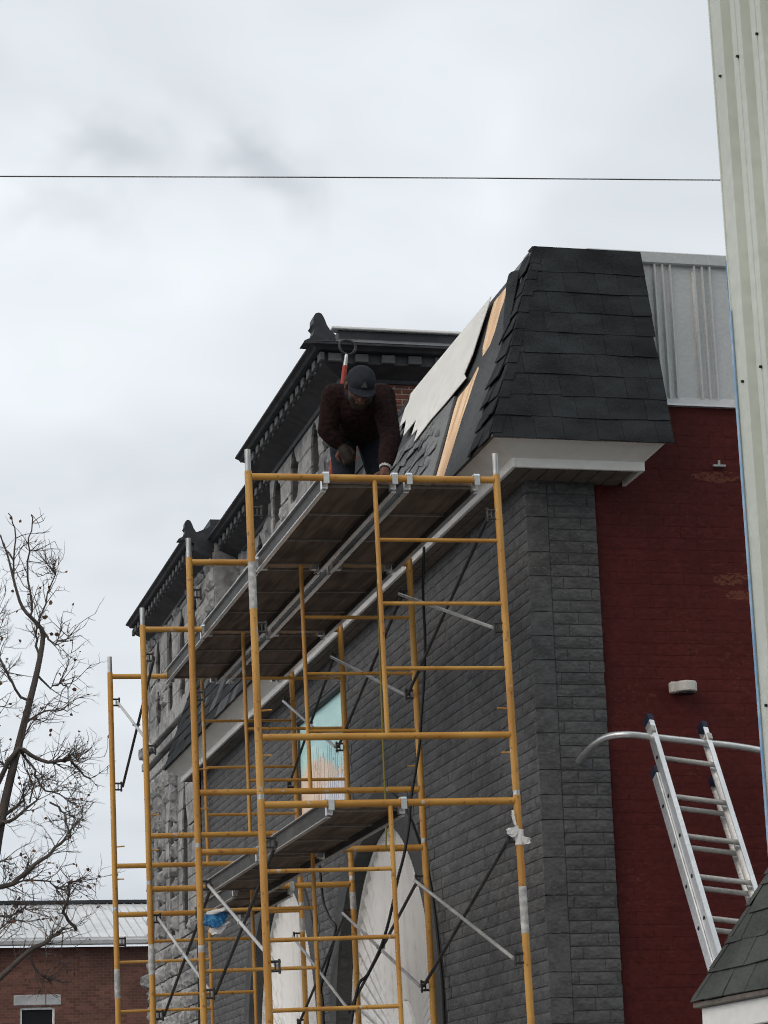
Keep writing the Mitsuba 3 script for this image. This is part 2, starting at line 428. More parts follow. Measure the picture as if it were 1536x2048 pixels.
def lay(parent, name, O, U, V, N, rects, variants, mats, most, rest, clip=None, seed=5, relief=0.0, bulk=None):
    """Lays blocks: the `most` largest in the picture as parts of their own, the rest in view as one part"""
    g = np.random.default_rng(seed)
    O, U, V, N = (np.asarray(x, float) for x in (O, U, V, N))
    pieces = []
    for (a, b, c, d) in rects:
        q = [px(O + U * x + V * y) for x, y in ((a, c), (b, c), (b, d), (a, d))]
        mid = np.mean(q, 0)
        if mid[2] <= 0 or not (-50 < mid[0] < 1586 and -50 < mid[1] < 2098):
            continue
        whole, poly = True, None
        if clip is not None:
            s = sbox(a, c, b, d)
            if clip.intersects(s):
                poly = s.difference(clip)
                whole = False
                if poly.is_empty:
                    continue
                if poly.geom_type != 'Polygon':
                    poly = max(poly.geoms, key=lambda z: z.area)
                if poly.area < 0.0006:
                    continue
        area = 0.5 * abs(sum(q[i][0] * q[(i + 1) % 4][1] - q[(i + 1) % 4][0] * q[i][1] for i in range(4)))
        seen = 0 < mid[0] < 1536 and 0 < mid[1] < 2048
        pieces.append((area if seen else 0, a, b, c, d, poly, int(g.integers(len(variants))), g.uniform(-1, 1) * relief))
    pieces.sort(key=lambda t: -t[0])
    plys, loose = {}, []
    for i, (area, a, b, c, d, poly, k, w) in enumerate(pieces):
        M = np.eye(4)
        M[:3, 0], M[:3, 1], M[:3, 2], M[:3, 3] = U * (b - a), V * (d - c), N, O + U * a + V * c + N * w
        mt = mats[k % len(mats)]
        if i < most:
            key = part(parent, name)
            if poly is None:
                if (k, mt) not in plys:
                    plys[k, mt] = mikit.ply(mesh(*variants[k]), mt)
                scene[key] = {**plys[k, mt], 'to_world': T(M)}
            else:
                scene[key] = mikit.ply(extrude(poly, 0.03 + 0.004, O - np.cross(U, V) * (0.03 if np.cross(U, V) @ N > 0 else 0.004), U, V), mt)
        elif poly is None:
            P, F = variants[k]
            loose.append((P @ M[:3, :3].T + M[:3, 3], F))
        else:
            m = extrude(poly, 0.034, O - np.cross(U, V) * (0.03 if np.cross(U, V) @ N > 0 else 0.004), U, V)
            loose.append((m.vertices, m.faces))
    if loose:
        v, f, o = [], [], 0
        for P, F in loose:
            v.append(P)
            f.append(np.asarray(F) + o)
            o += len(P)
        obj(parent, rest, trimesh.Trimesh(np.vstack(v), np.vstack(f), process=False), bulk or mats[0], kind='stuff')


brick_rough = [rough_piece(10 + k, 5, 3, 0.0055, 0.015, 0.03) for k in range(10)]
brick_flat = [rough_piece(40 + k, 2, 2, 0.0022, 0.012, 0.03) for k in range(8)]
block_rough = [rough_piece(70 + k, 5, 4, 0.075, 0.03, 0.06) for k in range(12)]

# ------------------------------------------------------------------ setting: ground
GZ = -0.35
obj(None, 'ground', mesh([[-900, -300, GZ], [900, -300, GZ], [900, 1500, GZ], [-900, 1500, GZ]], [[0, 1, 2, 3]]), 'm_asphalt', kind='structure')
obj(None, 'pavement', cbox(1.6, 4.75, 4, 60, GZ - 0.1, GZ + 0.12, 0.02), 'm_concrete', kind='structure')

# ------------------------------------------------------------------ grey and red brick building with the mansard
XF, YP, YR, YB = 4.76, 15.16, 15.22, 28.30         # facade plane, end plane, red wall plane, far end
B = thing('brick_building', 'grey brick building with half-stripped black mansard roof and dark red side wall', 'building')
W0, W1, WZ0, WZ1 = 20.66, 22.62, 4.30, 5.575
ARCH = ((19.55, 2.58), (23.62, 2.58))
AR, AI = 1.91, 1.66


def arch_poly(c, r, z0):
    a = np.linspace(0, math.pi, 49)
    return Polygon([(c[0] + r * math.cos(t), c[1] + r * math.sin(t)) for t in a] + [(c[0] - r, z0), (c[0] + r, z0)])


holes = [arch_poly(c, AI, GZ) for c in ARCH] + [sbox(W0, WZ0, W1, WZ1)]
wall = sbox(YP + 0.02, GZ, YB, 5.93)
for h in holes:
    wall = wall.difference(h)
FW = part(B, 'facade_wall')
scene[FW] = mikit.ply(extrude(wall, 0.34, A(XF + 0.005, 0, 0), A(0, 1, 0), A(0, 0, 1)), 'm_grey_mortar')
clip = arch_poly(ARCH[0], AR + 0.01, GZ).union(arch_poly(ARCH[1], AR + 0.01, GZ)).union(sbox(W0 - 0.06, WZ0 - 0.06, W1 + 0.06, WZ1 + 0.06))
lay(FW, 'brick', A(XF, 0, 0), A(0, 1, 0), A(0, 0, 1), A(-1, 0, 0), courses(YP, YB, 1.6 + 0.0075, 5.90, 0.0795, 0.235, 0.0055, 0.25, 3, head=0.0018), brick_rough, ['m_grey_brick', 'm_grey_brick', 'm_grey_brick_b'], 290, 'brickwork', clip, relief=0.001)
# corner band and end face of the pilaster
EW = part(B, 'end_wall')
scene[EW] = mikit.ply(box(XF + 0.015, 5.235, YP + 0.006, YP + 0.30, GZ, 5.93), 'm_grey_mortar')
g = np.random.default_rng(8)
z, rects = 1.6 + 0.0075, []
while z < 5.9:
    h = 0.0795 * int(g.integers(2, 4))
    rects.append((XF, XF + 0.145, z, min(z + h, 5.92) - 0.0018))
    z += h
lay(EW, 'corner_block', A(0, YP - 0.004, 0), A(1, 0, 0), A(0, 0, 1), A(0, -1, 0), rects, brick_rough, ['m_grey_brick'], 120, 'corner_stones', relief=0.0004)
lay(EW, 'brick', A(0, YP, 0), A(1, 0, 0), A(0, 0, 1), A(0, -1, 0), courses(XF + 0.148, 5.24, 1.6 + 0.0075, 5.90, 0.0795, 0.26, 0.0060, 0.3, 4, head=0.0015), brick_rough, ['m_grey_brick', 'm_grey_brick_b', 'm_grey_brick'], 170, 'brickwork', relief=0.001)
# red side wall
SW = part(B, 'side_wall')
scene[SW] = mikit.ply(box(5.10, 11.0, YR + 0.0028, YR + 0.35, GZ, 6.50), 'm_red_paint')
labels[SW] = {'label': 'side wall of brick painted dark red'}
lay(SW, 'brick', A(0, YR, 0), A(1, 0, 0), A(0, 0, 1), A(0, -1, 0), courses(5.15, 6.75, 1.9, 6.47, 0.0795, 0.235, 0.0042, 0.05, 9, head=0.002), brick_flat, ['m_red_paint'], 295, 'brickwork', relief=0.0007)
# metal parapet above the red wall
PA = part(B, 'parapet')
scene[PA] = mikit.ply(box(5.30, 11.0, YR + 0.05, YR + 0.12, 6.46, 7.54), 'm_galv')
labels[PA] = {'label': 'grey ribbed metal parapet above the red wall'}
for gx in (5.505, 5.793, 6.081, 6.369, 6.657):
    for k in range(3):
        x = gx + 0.056 * k
        obj(PA, 'rib', hexa([[x - .014, YR + .051, 6.52], [x + .014, YR + .051, 6.52], [x + .006, YR + .022, 6.52], [x - .006, YR + .022, 6.52],
                             [x - .014, YR + .051, 7.50], [x + .014, YR + .051, 7.50], [x + .006, YR + .022, 7.50], [x - .006, YR + .022, 7.50]]), 'm_galv')
obj(PA, 'top_flashing', cbox(5.30, 11.0, YR + 0.012, YR + 0.16, 7.50, 7.588, 0.008), 'm_galv')
obj(PA, 'bottom_flashing', hull([[x, y, z] for x in (5.30, 11.0) for y, z in ((YR - 0.035, 6.472), (YR - 0.030, 6.487), (YR + 0.048, 6.556), (YR + 0.06, 6.472))]), 'm_galv')
obj(B, 'roof_deck', box(4.95, 11.0, 15.35, 28.2, 7.40, 7.50), 'm_felt')
obj(B, 'far_wall', box(5.10, 11.0, YB - 0.3, YB - 0.01, GZ, 7.40), 'm_grey_trim')

# mansard body: front slope (facing the street) and end slope
XE, YE, ZE, XT, YT, ZT = 4.40, 14.64, 6.06, 4.91, 15.15, 7.53
MR = part(B, 'mansard_roof')
scene[MR] = mikit.ply(hull([[XE, YE, ZE], [XE, YB, ZE], [5.60, YE, ZE], [5.60, YB, ZE], [XT, YT, ZT], [XT, YB, ZT], [5.62, YT, ZT], [5.62, YB, ZT]]), 'm_felt')
SL = math.hypot(XT - XE, ZT - ZE)
SF, NF = A(XT - XE, 0, ZT - ZE) / SL, A(-(ZT - ZE), 0, XT - XE) / SL       # up the front slope, its normal
SE_, NE = A(0, YT - YE, ZT - ZE) / SL, A(0, -(ZT - ZE), YT - YE) / SL      # the same of the end slope


def slab(P4, N, t0, t1, lift=0.0):
    """four-cornered shingle: P4 bottom-left, bottom-right, top-right, top-left on the slope; its butt is lifted"""
    P4 = np.asarray(P4, float)
    lo = P4 + N * np.array([t0 + lift, t0 + lift, t0 * 0.3, t0 * 0.3])[:, None]
    return hexa(np.vstack([lo, lo + N * (t1 - t0)]))


def shingles(parent, name, O, U, S, N, rows, expo, left, right, wmin, wmax, mats, most, rest, seed, skip=None, ragged=0.0, s0=0.0, thick=0.007, lift=0.010):
    g = np.random.default_rng(seed)
    got = []
    for k in range(rows):
        lo, hi = s0 + k * expo, s0 + (k + 1) * expo + 0.045
        u = left(lo) - g.random() * wmax
        e1 = max(right(lo), right(hi))
        while u < e1:
            e = u + g.uniform(wmin, wmax)
            a0, a1 = max(u, left(lo)), max(u, left(hi))
            b0, b1 = min(e - 0.0022, right(lo)), min(e - 0.0022, right(hi))
            u = e
            if b0 - a0 < 0.02 or b1 - a1 < 0.005:
                continue
            mid = O + U * (a0 + b0) / 2 + S * (lo + hi) / 2
            if not inview(mid) or (skip and skip((a0 + b0) / 2, (lo + hi) / 2)):
                continue
            d = ragged * g.uniform(-1, 1, 2)
            q = [O + U * a0 + S * (lo + d[0]), O + U * b0 + S * (lo + d[1]), O + U * b1 + S * hi, O + U * a1 + S * hi]
            t = thick * g.uniform(0.8, 1.5)
            p4 = [px(x) for x in q]
            area = 0.5 * abs(sum(p4[i][0] * p4[(i + 1) % 4][1] - p4[(i + 1) % 4][0] * p4[i][1] for i in range(4)))
            got.append((area, slab(q, N, 0.002, 0.002 + t, lift * g.uniform(0.6, 1.5)), mats[int(g.integers(len(mats)))]))
    got.sort(key=lambda t: -t[0])
    for i, (a, m, mt) in enumerate(got[:most]):
        obj(parent, name, m, mt)
    if len(got) > most:
        obj(parent, rest, [m for a, m, mt in got[most:]], mats[0], kind='stuff')


EXP = SL / 9
hipx = lambda s: (XT - XE) * min(s, SL) / SL
shingles(MR, 'end_shingle', A(XE, YE, ZE) - SE_ * 0.03, A(1, 0, 0), SE_, NE, 9, EXP, lambda s: hipx(s) - 0.005, lambda s: 1.215 + 0.045 * s / SL, 0.13, 0.27, ['m_shingle', 'm_shingle_b', 'm_shingle_c'], 80, 'end_shingles', 3, ragged=0.007, thick=0.0035, lift=0.0055)
# courses along the front: near the hip, and all over the roof beyond the stripped stretch
zigzag = [(16.07, 7.44), (16.09, 7.28), (16.10, 7.06), (16.19, 6.95), (16.06, 6.88), (16.59, 6.86), (17.02, 6.86), (17.46, 6.82), (17.48, 6.93), (17.69, 6.94), (17.70, 7.07), (18.08, 7.05), (18.20, 7.22), (18.43, 7.23), (18.45, 7.39), (18.36, 7.42)]
on_slope = lambda pts: [(y, (z - ZE) / (ZT - ZE) * SL) for y, z in pts]
OF = A(XE, 0, ZE)
hip_l = lambda s: YE + (YT - YE) * min(s, SL) / SL
edge_near = lambda s: float(np.interp(s, [0, 0.15, 0.42, 0.72, 0.97, 1.28, 1.5], [15.12, 15.15, 15.18, 15.17, 15.23, 15.35, 15.43]))
shingles(MR, 'hip_shingle', OF - SF * 0.03, A(0, 1, 0), SF, NF, 9, EXP, lambda s: hip_l(s) - 0.004, edge_near, 0.16, 0.34, ['m_shingle', 'm_shingle_b'], 40, 'hip_shingles', 12, ragged=0.02, lift=0.018)
sheet_area = Polygon(on_slope(zigzag))
shingles(MR, 'shingle', OF - SF * 0.03, A(0, 1, 0), SF, NF, 9, EXP, lambda s: 16.62 + 0.10 * math.sin(7 * s), lambda s: YB - 0.02, 0.22, 0.40, ['m_shingle', 'm_shingle_c', 'm_felt'], 200, 'shingles', 14,
         skip=lambda u, s: u < 19.4 and (sheet_area.buffer(-0.05).contains(Point(u, s)) or s > 1.40 or u < 18.9), ragged=0.004, lift=0.007)
shingles(MR, 'old_shingle', OF - SF * 0.03, A(0, 1, 0), SF, NF, 12, SL / 13, lambda s: 16.60 + 0.12 * math.sin(9 * s), lambda s: 18.95, 0.10, 0.26, ['m_old_shingle', 'm_old_shingle', 'm_felt_grey'], 120, 'old_shingles', 15,
         skip=lambda u, s: s > 1.0 and u < 18.4, ragged=0.045, lift=0.016)


def sheet(parent, name, pts, t0, t1, m, label=None):
    P = Polygon(on_slope(pts)).buffer(0)
    k = obj(parent, name, extrude(P, t1 - t0, OF + NF * (t0 if np.cross(A(0, 1, 0), SF) @ NF > 0 else t1), A(0, 1, 0), SF), m)
    if label:
        labels[k] = {'label': label}
    return k


sheet(MR, 'sheathing_board', [(15.64, 7.46), (15.51, 7.39), (15.68, 7.39), (15.66, 7.24), (15.62, 7.08), (15.65, 6.98), (15.84, 6.98), (15.94, 7.08), (16.02, 7.28), (16.05, 7.40), (16.05, 7.46)], 0.0, 0.006, 'm_pine', 'strip of bare pine sheathing')
sheet(MR, 'sheathing_board', [(15.89, 6.92), (15.80, 6.87), (15.82, 6.79), (15.83, 6.64), (15.86, 6.52), (15.85, 6.30), (15.86, 6.06), (16.19, 6.06), (16.20, 6.21), (16.24, 6.43), (16.32, 6.73), (16.31, 6.82), (16.02, 6.84)], 0.0, 0.006, 'm_pine', 'strip of bare pine sheathing')
sheet(MR, 'underlayment', [(15.10, 6.02), (15.85, 6.02), (15.84, 6.30), (15.85, 6.52), (15.82, 6.64), (15.81, 6.79), (15.79, 6.87), (15.88, 6.93), (15.64, 6.99), (15.61, 7.08), (15.64, 7.24), (15.60, 7.34), (15.40, 7.40), (15.20, 6.95), (15.14, 6.5)], 0.001, 0.014, 'm_felt')
sheet(MR, 'underlayment', [(16.27, 6.02), (16.75, 6.02), (16.80, 6.5), (17.40, 6.86), (16.40, 6.86), (16.36, 6.73), (16.30, 6.43), (16.26, 6.21)], 0.001, 0.020, 'm_felt_grey', 'grey roofing underlayment beside the bare wood')
sheet(MR, 'black_felt', [(16.20, 6.04), (16.265, 6.04), (16.262, 6.21), (16.30, 6.43), (16.37, 6.73), (16.42, 6.83), (16.31, 6.82), (16.315, 6.73), (16.235, 6.43), (16.205, 6.21)], 0.001, 0.004, 'm_black')
sheet(MR, 'underlayment', [(15.22, 7.30), (15.50, 7.40), (15.60, 7.48), (15.60, 7.53), (15.17, 7.53)], 0.001, 0.012, 'm_felt_grey')
sheet(MR, 'white_sheet', zigzag + [(18.40, 7.50), (16.08, 7.50)], 0.030, 0.036, 'm_sheet', 'white sheet with a zigzag lower end on the mansard slope')
# loose flap of felt, lifted and curled
fl = []
for i, s in enumerate(np.linspace(0.95, 1.42, 13)):
    for j, y in enumerate(np.linspace(0, 1, 7)):
        w = 0.06 + 0.17 * math.sin((i / 12) * math.pi * 0.5) ** 0.6
        yy = edge_near(s) - 0.13 + y * w * (1 if i < 12 else 0.8)
        fl.append(OF + A(0, yy, 0) + SF * (s - 0.05 * y * y) + NF * (0.022 + 0.055 * (i / 12) ** 1.3 * math.sin(y * math.pi * 0.85 + 0.2)))
fl = np.array(fl)
ff = [[i * 7 + j, i * 7 + j + 1, (i + 1) * 7 + j + 1, (i + 1) * 7 + j] for i in range(12) for j in range(6)]
obj(MR, 'felt_flap', cat([mesh(fl, ff), mesh(fl + NF * 0.004, ff)]), 'm_shingle', smooth=True, label='curled loose flap of black felt')
# hip cap and ridge shingles
for k in range(11):
    a, b = k / 11, (k + 1) / 11 + 0.03
    P = lambda t: A(XE + (XT - XE) * t, YE + (YT - YE) * t, ZE + (ZT - ZE) * t)
    p, q, o = P(a), P(min(b, 1)), (NF + NE) * 0.5
    w1, w2 = A(0, 0.055, 0), A(0.055, 0, 0)
    obj(MR, 'cap_shingle', hull([p + o * 0.022, q + o * 0.008, p + w1 + NF * 0.016, q + w1 + NF * 0.006, p + w2 + NE * 0.016, q + w2 + NE * 0.006, p + o * 0.006, q]), 'm_shingle')
for k in range(4):
    x = XT - 0.02 + 0.19 * k
    obj(MR, 'ridge_shingle', hull([[x, YT - 0.03, ZT - 0.07], [x + 0.20, YT - 0.03, ZT - 0.07], [x, YT - 0.005, ZT + 0.012 - 0.004 * (k % 2)], [x + 0.20, YT - 0.005, ZT + 0.010], [x, YT + 0.1, ZT + 0.014], [x + 0.20, YT + 0.1, ZT + 0.012]]), 'm_shingle')
for k in range(12):
    y = YT + 0.2 + 0.3 * k
    if y > 15.5 and y < 18.4:
        continue
    obj(MR, 'ridge_shingle', hull([[XT - 0.03, y, ZT - 0.07], [XT - 0.03, y + 0.32, ZT - 0.07], [XT, y, ZT + 0.012], [XT, y + 0.32, ZT + 0.008], [XT + 0.1, y, ZT + 0.013], [XT + 0.1, y + 0.32, ZT + 0.01]]), 'm_shingle')

# eaves: sloping soffit, white fascia, boarded soffit
XI, YI, XR = 4.58, 14.82, 5.476
EV = part(B, 'eaves')
scene[EV] = mikit.ply(hull([[XE + 0.01, YE + 0.01, ZE - 0.003], [5.585, YE + 0.01, ZE - 0.003], [XE + 0.01, YB - 0.01, ZE - 0.003], [5.585, YB - 0.01, ZE - 0.003],
                            [XI + 0.004, YI + 0.004, 5.955], [XR - 0.004, YI + 0.004, 5.955], [XI + 0.004, YB - 0.01, 5.955], [XR - 0.004, YB - 0.01, 5.955]]), 'm_beige')
obj(EV, 'drip_edge', [box(XE - 0.006, XE + 0.012, YE - 0.006, YB, ZE - 0.022, ZE - 0.004), box(XE + 0.0125, 5.60, YE - 0.006, YE + 0.012, ZE - 0.022, ZE - 0.004)], 'm_soffit')
obj(EV, 'fascia', cbox(XI, XI + 0.026, YI, YB - 0.02, 5.898, 5.966, 0.003), 'm_white_paint', label='long white fascia board along the street side')
obj(EV, 'fascia', cbox(XI + 0.027, XR, YI, YI + 0.026, 5.898, 5.966, 0.003), 'm_white_paint', label='short white fascia board on the end')
obj(EV, 'fascia', cbox(XR - 0.026, XR, YI + 0.027, YR - 0.01, 5.898, 5.966, 0.003), 'm_white_paint')
for k in range(7):
    x = XI + 0.03 + k * 0.117
    obj(EV, 'soffit_board', cbox(x, min(x + 0.109, XR - 0.028), YI + 0.028, YR + 0.02, 5.906, 5.926, 0.004), 'm_soffit')
obj(EV, 'soffit_board', cbox(XI + 0.028, XI + 0.10, YR + 0.024, YB - 0.02, 5.906, 5.926, 0.004), 'm_soffit')
obj(EV, 'soffit_board', cbox(XI + 0.107, XF + 0.05, YR + 0.024, YB - 0.02, 5.906, 5.926, 0.004), 'm_soffit')

# arched openings: trim ring, jamb, sunburst of folded white slats
for ai, c in enumerate(ARCH):
    AP = part(B, 'arch')
    t = np.linspace(-0.25, math.pi + 0.25, 61)
    ring = Polygon([(c[0] + AR * math.cos(a), c[1] + AR * math.sin(a)) for a in np.linspace(0, math.pi, 61)] + [(c[0] - AR, GZ), (c[0] - AI, GZ)] + [(c[0] + AI * math.cos(a), c[1] + AI * math.sin(a)) for a in np.linspace(math.pi, 0, 61)] + [(c[0] + AI, GZ), (c[0] + AR, GZ)])
    scene[AP] = mikit.ply(extrude(ring, 0.40, A(XF - 0.02, 0, 0), A(0, 1, 0), A(0, 0, 1)), 'm_grey_trim', smooth=30)
    labels[AP] = {'label': ('nearer' if ai == 0 else 'farther') + ' arched opening with a white sunburst infill'}
    obj(AP, 'backing', extrude(arch_poly(c, AI - 0.005, GZ), 0.03, A(XF + 0.19, 0, 0), A(0, 1, 0), A(0, 0, 1)), 'm_grey_trim')
    n, r0, cc = 34, 0.42, (c[0], c[1] - 0.15)
    for k in range(n):
        a0, a1 = math.pi * (k + 0.10) / n, math.pi * (k + 0.90) / n

        def rim(a):
            d = A(math.cos(a), math.sin(a))
            o = A(cc[0] - c[0], cc[1] - c[1])
            b = o @ d
            return -b + math.sqrt(b * b - o @ o + (AI - 0.012) ** 2)
        am = (a0 + a1) / 2
        pt = lambda a, r, w: A(XF + 0.19 - w, cc[0] + r * math.cos(a), cc[1] + r * math.sin(a))
        obj(AP, 'slat', hull([pt(a, r, w) for a, e in ((a0, 0), (a1, 0), (am, 1)) for r, w in ((r0, 0.002), (r0, 0.016 + .012 * e), (rim(a), 0.002), (rim(a), 0.034 + .030 * e))]), 'm_dirty_white')
    obj(AP, 'border', extrude(arch_poly(c, AI - 0.006, GZ).difference(arch_poly(c, AI - 0.045, GZ - 1)), 0.075, A(XF + 0.114, 0, 0), A(0, 1, 0), A(0, 0, 1)), 'm_white_paint', smooth=30)
    obj(AP, 'hub', extrude(arch_poly(cc, r0 - 0.01, cc[1] - 0.3), 0.08, A(XF + 0.14, 0, 0), A(0, 1, 0), A(0, 0, 1)), 'm_white_paint', smooth=30)
# window whose reflection is painted into the pane colour
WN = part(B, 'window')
scene[WN] = mikit.ply(box(XF + 0.03, XF + 0.05, W0 + 0.004, W1 - 0.004, WZ0 + 0.004, WZ1 - 0.004), 'm_window_reflection')
labels[WN] = {'label': 'window with a teal and peach reflection and dark streaks painted into its pane'}
for y0, y1, z0, z1, m in ((W0 - 0.035, W0 - 0.004, WZ0, WZ1 + 0.03, 'm_white_paint'), (W1 + 0.004, W1 + 0.04, WZ0, WZ1 + 0.03, 'm_white_paint'), (W0 - 0.003, W1 + 0.003, WZ1 + 0.002, WZ1 + 0.04, 'm_black'), (W0 - 0.003, W1 + 0.003, WZ0 - 0.06, WZ0, 'm_white_paint')):
    obj(WN, 'frame', cbox(XF - 0.02, XF + 0.10, y0, y1, z0, z1, 0.004), m)
obj(B, 'wall_hook', [box(6.10, 6.19, YR - 0.03, YR - 0.004, 6.055, 6.068), box(6.14, 6.155, YR - 0.02, YR - 0.004, 6.069, 6.10)], 'm_zinc')
DS = obj(B, 'downspout', tube([(4.62, 27.35, 5.88), (4.62, 27.34, 4.7), (4.62, 27.37, 3.0), (4.62, 27.38, GZ + 0.13)], 0.035, 8), 'm_black', smooth=50, label='thin dark downspout at the far end of the facade')

# ------------------------------------------------------------------ stone building beyond
XS, YS, SB1, SB2, SB3 = 7.97, 34.0, 39.55, 45.05, 53.9
ST = thing('stone_building', 'tall grey rock-faced stone building with a heavy black bracketed cornice, behind the mansard', 'building')
REC = 0.47
wins = [(y, z0, z1, 0.60) for y in (36.0, 37.55, 39.0) for z0, z1 in ((11.80, 12.62), (10.7, 11.5))] + [(y, z0, z1, 0.60) for y in (41.2, 42.9) for z0, z1 in ((11.80, 12.60), (10.7, 11.5))] + \
       [(y, z0, z1, 0.60) for y in (47.3, 48.8, 50.4, 52.0, 53.5) for z0, z1 in ((11.65, 12.52), (10.75, 11.42))] + [(y, 6.15, 9.05, 0.66) for y in (47.2, 48.8, 50.45, 52.05, 53.6)]


def pointed(y, z0, z1, w):
    h = z1 - z0
    gj = np.random.default_rng(int(y * 100 + z0 * 7))
    jig = lambda P: Polygon([(a + gj.uniform(-.05, .05), b + gj.uniform(-.04, .04)) for e in range(len(P)) for t in (0, .5) for a, b in [((1 - t) * P[e][0] + t * P[(e + 1) % len(P)][0], (1 - t) * P[e][1] + t * P[(e + 1) % len(P)][1])]]).buffer(0)
    big = lambda q: q if q.geom_type == 'Polygon' else max(q.geoms, key=lambda r: r.area)
    return big(jig([(y - w * .42, z0), (y + w * .42, z0), (y + w * .5, z0 + .3 * h), (y + w * .46, z0 + .72 * h), (y + w * .22, z0 + .86 * h), (y + w * .1, z1), (y - w * .12, z1), (y - w * .25, z0 + .84 * h), (y - w * .48, z0 + .70 * h), (y - w * .5, z0 + .25 * h)]))


opening = [pointed(*w) for w in wins]
SFW = part(ST, 'street_wall')
meshes = []
for y0, y1, x in ((YS, SB1, XS), (SB1, SB2, XS + REC), (SB2, SB3, XS)):
    s = sbox(y0, GZ, y1, 13.0)
    for o in opening:
        s = s.difference(o)
    meshes.append(extrude(s, 0.5, A(x + 0.03, 0, 0), A(0, 1, 0), A(0, 0, 1)))
scene[SFW] = mikit.ply(cat(meshes), 'm_stone_mortar')
clipS = opening[0]
for o in opening[1:]:
    clipS = clipS.union(o)
for seed, (y0, y1, x, z0) in enumerate(((YS, SB1, XS, 9.9), (SB1, SB2, XS + REC, 9.6), (SB2, SB3, XS, 3.3))):
    r = courses(y0, y1, z0, 12.98, 0.36, 0.85, 0.018, 0.7, 60 + seed, 0.25)
    r = [q for q in r if not (9.62 < (q[2] + q[3]) / 2 < 10.45 and x == XS and y0 > 40)]
    lay(SFW, 'stone', A(x, 0, 0), A(0, 1, 0), A(0, 0, 1), A(-1, 0, 0), r, block_rough, ['m_stone'], 95, 'stonework', clipS, seed=33 + seed, relief=0.025)
obj(SFW, 'corner', box(XS + 0.02, XS + REC, SB2 - 0.02, SB2 + 0.3, GZ, 13.0), 'm_stone')
for z0, z1, o in ((10.28, 10.46, 0.16), (10.02, 10.20, 0.10), (9.70, 9.92, 0.05)):
    for y in np.arange(SB2, SB3 - 0.5, 1.55):
        obj(SFW, 'belt_stone', cbox(XS - o, XS + 0.05, y, min(y + 1.53, SB3 + 0.02), z0, z1, 0.02), 'm_stone')
SG = part(ST, 'window_band')
for k, w in enumerate(wins):
    x = XS + (REC if SB1 < w[0] < SB2 else 0) + 0.24
    obj(ST, 'window', box(x, x + 0.02, w[0] - w[3] * .6, w[0] + w[3] * .6, w[1] - .1, w[2] + .1), 'm_dark_glass')
# rounded shafts of rock-faced stones between the tall lower windows
for y in (49.6, 51.25, 52.85):
    for k, z in enumerate(np.arange(6.2, 9.1, 0.36)):
        P, F = block_rough[(k * 5 + int(y)) % 12]
        obj(SFW, 'shaft_stone', mesh(P * [0.34, 0.33, 1.4] @ np.array([[0, 1, 0], [0, 0, 1], [-1, 0, 0]]) + [XS - 0.05, y, z], F), 'm_stone')
SS = part(ST, 'side_wall')
scene[SS] = mikit.ply(box(XS + 0.02, 22.0, YS + 0.012, YS + 0.4, GZ, 13.2), 'm_mortar')
labels[SS] = {'label': 'brown brick side wall under the cornice'}
lay(SS, 'brick', A(0, YS, 0), A(1, 0, 0), A(0, 0, 1), A(0, -1, 0), courses(XS, 10.4, 10.9, 12.80, 0.081, 0.225, 0.018, 0.0, 6), brick_flat, ['m_brown_brick'], 240, 'brickwork', relief=0.004)
# cornice: runs along the street in three lengths (the middle one set back) and round the near side
CO = part(ST, 'cornice')
O1 = 0.58


def cornice_profile(o):   # (outward, z)
    return [(a, b - 0.09) for a, b in [(-0.05, 12.74), (0.04, 12.74), (0.06, 12.79), (o - 0.22, 12.92), (o - 0.22, 13.06), (o - 0.09, 13.075), (o - 0.06, 13.11), (o, 13.135), (o, 13.16), (0.10, 13.36), (0.05, 13.40), (0.05, 13.53), (-0.25, 13.53), (-0.25, 12.74)]]


def run(p0, p1, out, o, m0=0.0, m1=0.0):
    """profile swept from p0 to p1; out: outward direction; m0, m1: how far the ends grow with the outward distance (mitres)"""
    p0, p1, out = (np.asarray(x, float) for x in (p0, p1, out))
    d = (p1 - p0) / np.linalg.norm(p1 - p0)
    pr = cornice_profile(o)
    a = [p0 + out * u - d * m0 * u + A(0, 0, z) for u, z in pr]
    b = [p1 + out * u + d * m1 * u + A(0, 0, z) for u, z in pr]
    n = len(pr)
    f = [[i, (i + 1) % n, n + (i + 1) % n, n + i] for i in range(n)]
    m = mesh(np.vstack([a, b]), f)
    tri = trimesh.creation.triangulate_polygon(Polygon(pr), engine='earcut')[1] if True else None
    return trimesh.Trimesh(m.vertices, np.vstack([m.faces, tri, tri + n]), process=False)


W_, S_ = A(-1, 0, 0), A(0, -1, 0)
scene[CO] = mikit.ply(cat([run((XS, YS, 0), (XS, SB1, 0), W_, O1, 1, 0), run((XS + REC, SB1 + 0.01, 0), (XS + REC, SB2, 0), W_, O1), run((XS, SB2 + 0.01, 0), (XS, SB3 - 1.1, 0), W_, O1, 0, 0), run((22, YS, 0), (XS, YS, 0), S_, O1, 0, 1)]), 'm_cornice')
for y0, y1, x in ((YS - 0.45, SB1 - 0.1, XS), (SB1 + 0.2, SB2 - 0.3, XS + REC), (SB2 + 0.1, SB3 - 1.1, XS)):
    for y in np.arange(y0, y1, 0.40):
        obj(CO, 'modillion', cbox(x - O1 + 0.155, x - O1 + 0.22, y, y + 0.20, 12.84, 12.965, 0.008), 'm_cornice_grey')
for k in range(8):
    x = XS - 0.30 + 0.40 * k
    obj(CO, 'modillion', cbox(x, x + 0.20, YS - O1 + 0.155, YS - O1 + 0.22, 12.84, 12.965, 0.008), 'm_cornice_grey')
obj(CO, 'cap_flashing', cbox(XS - 0.16, 22, YS - 0.12, YS + 0.10, 13.442, 13.485, 0.01), 'm_white_paint')
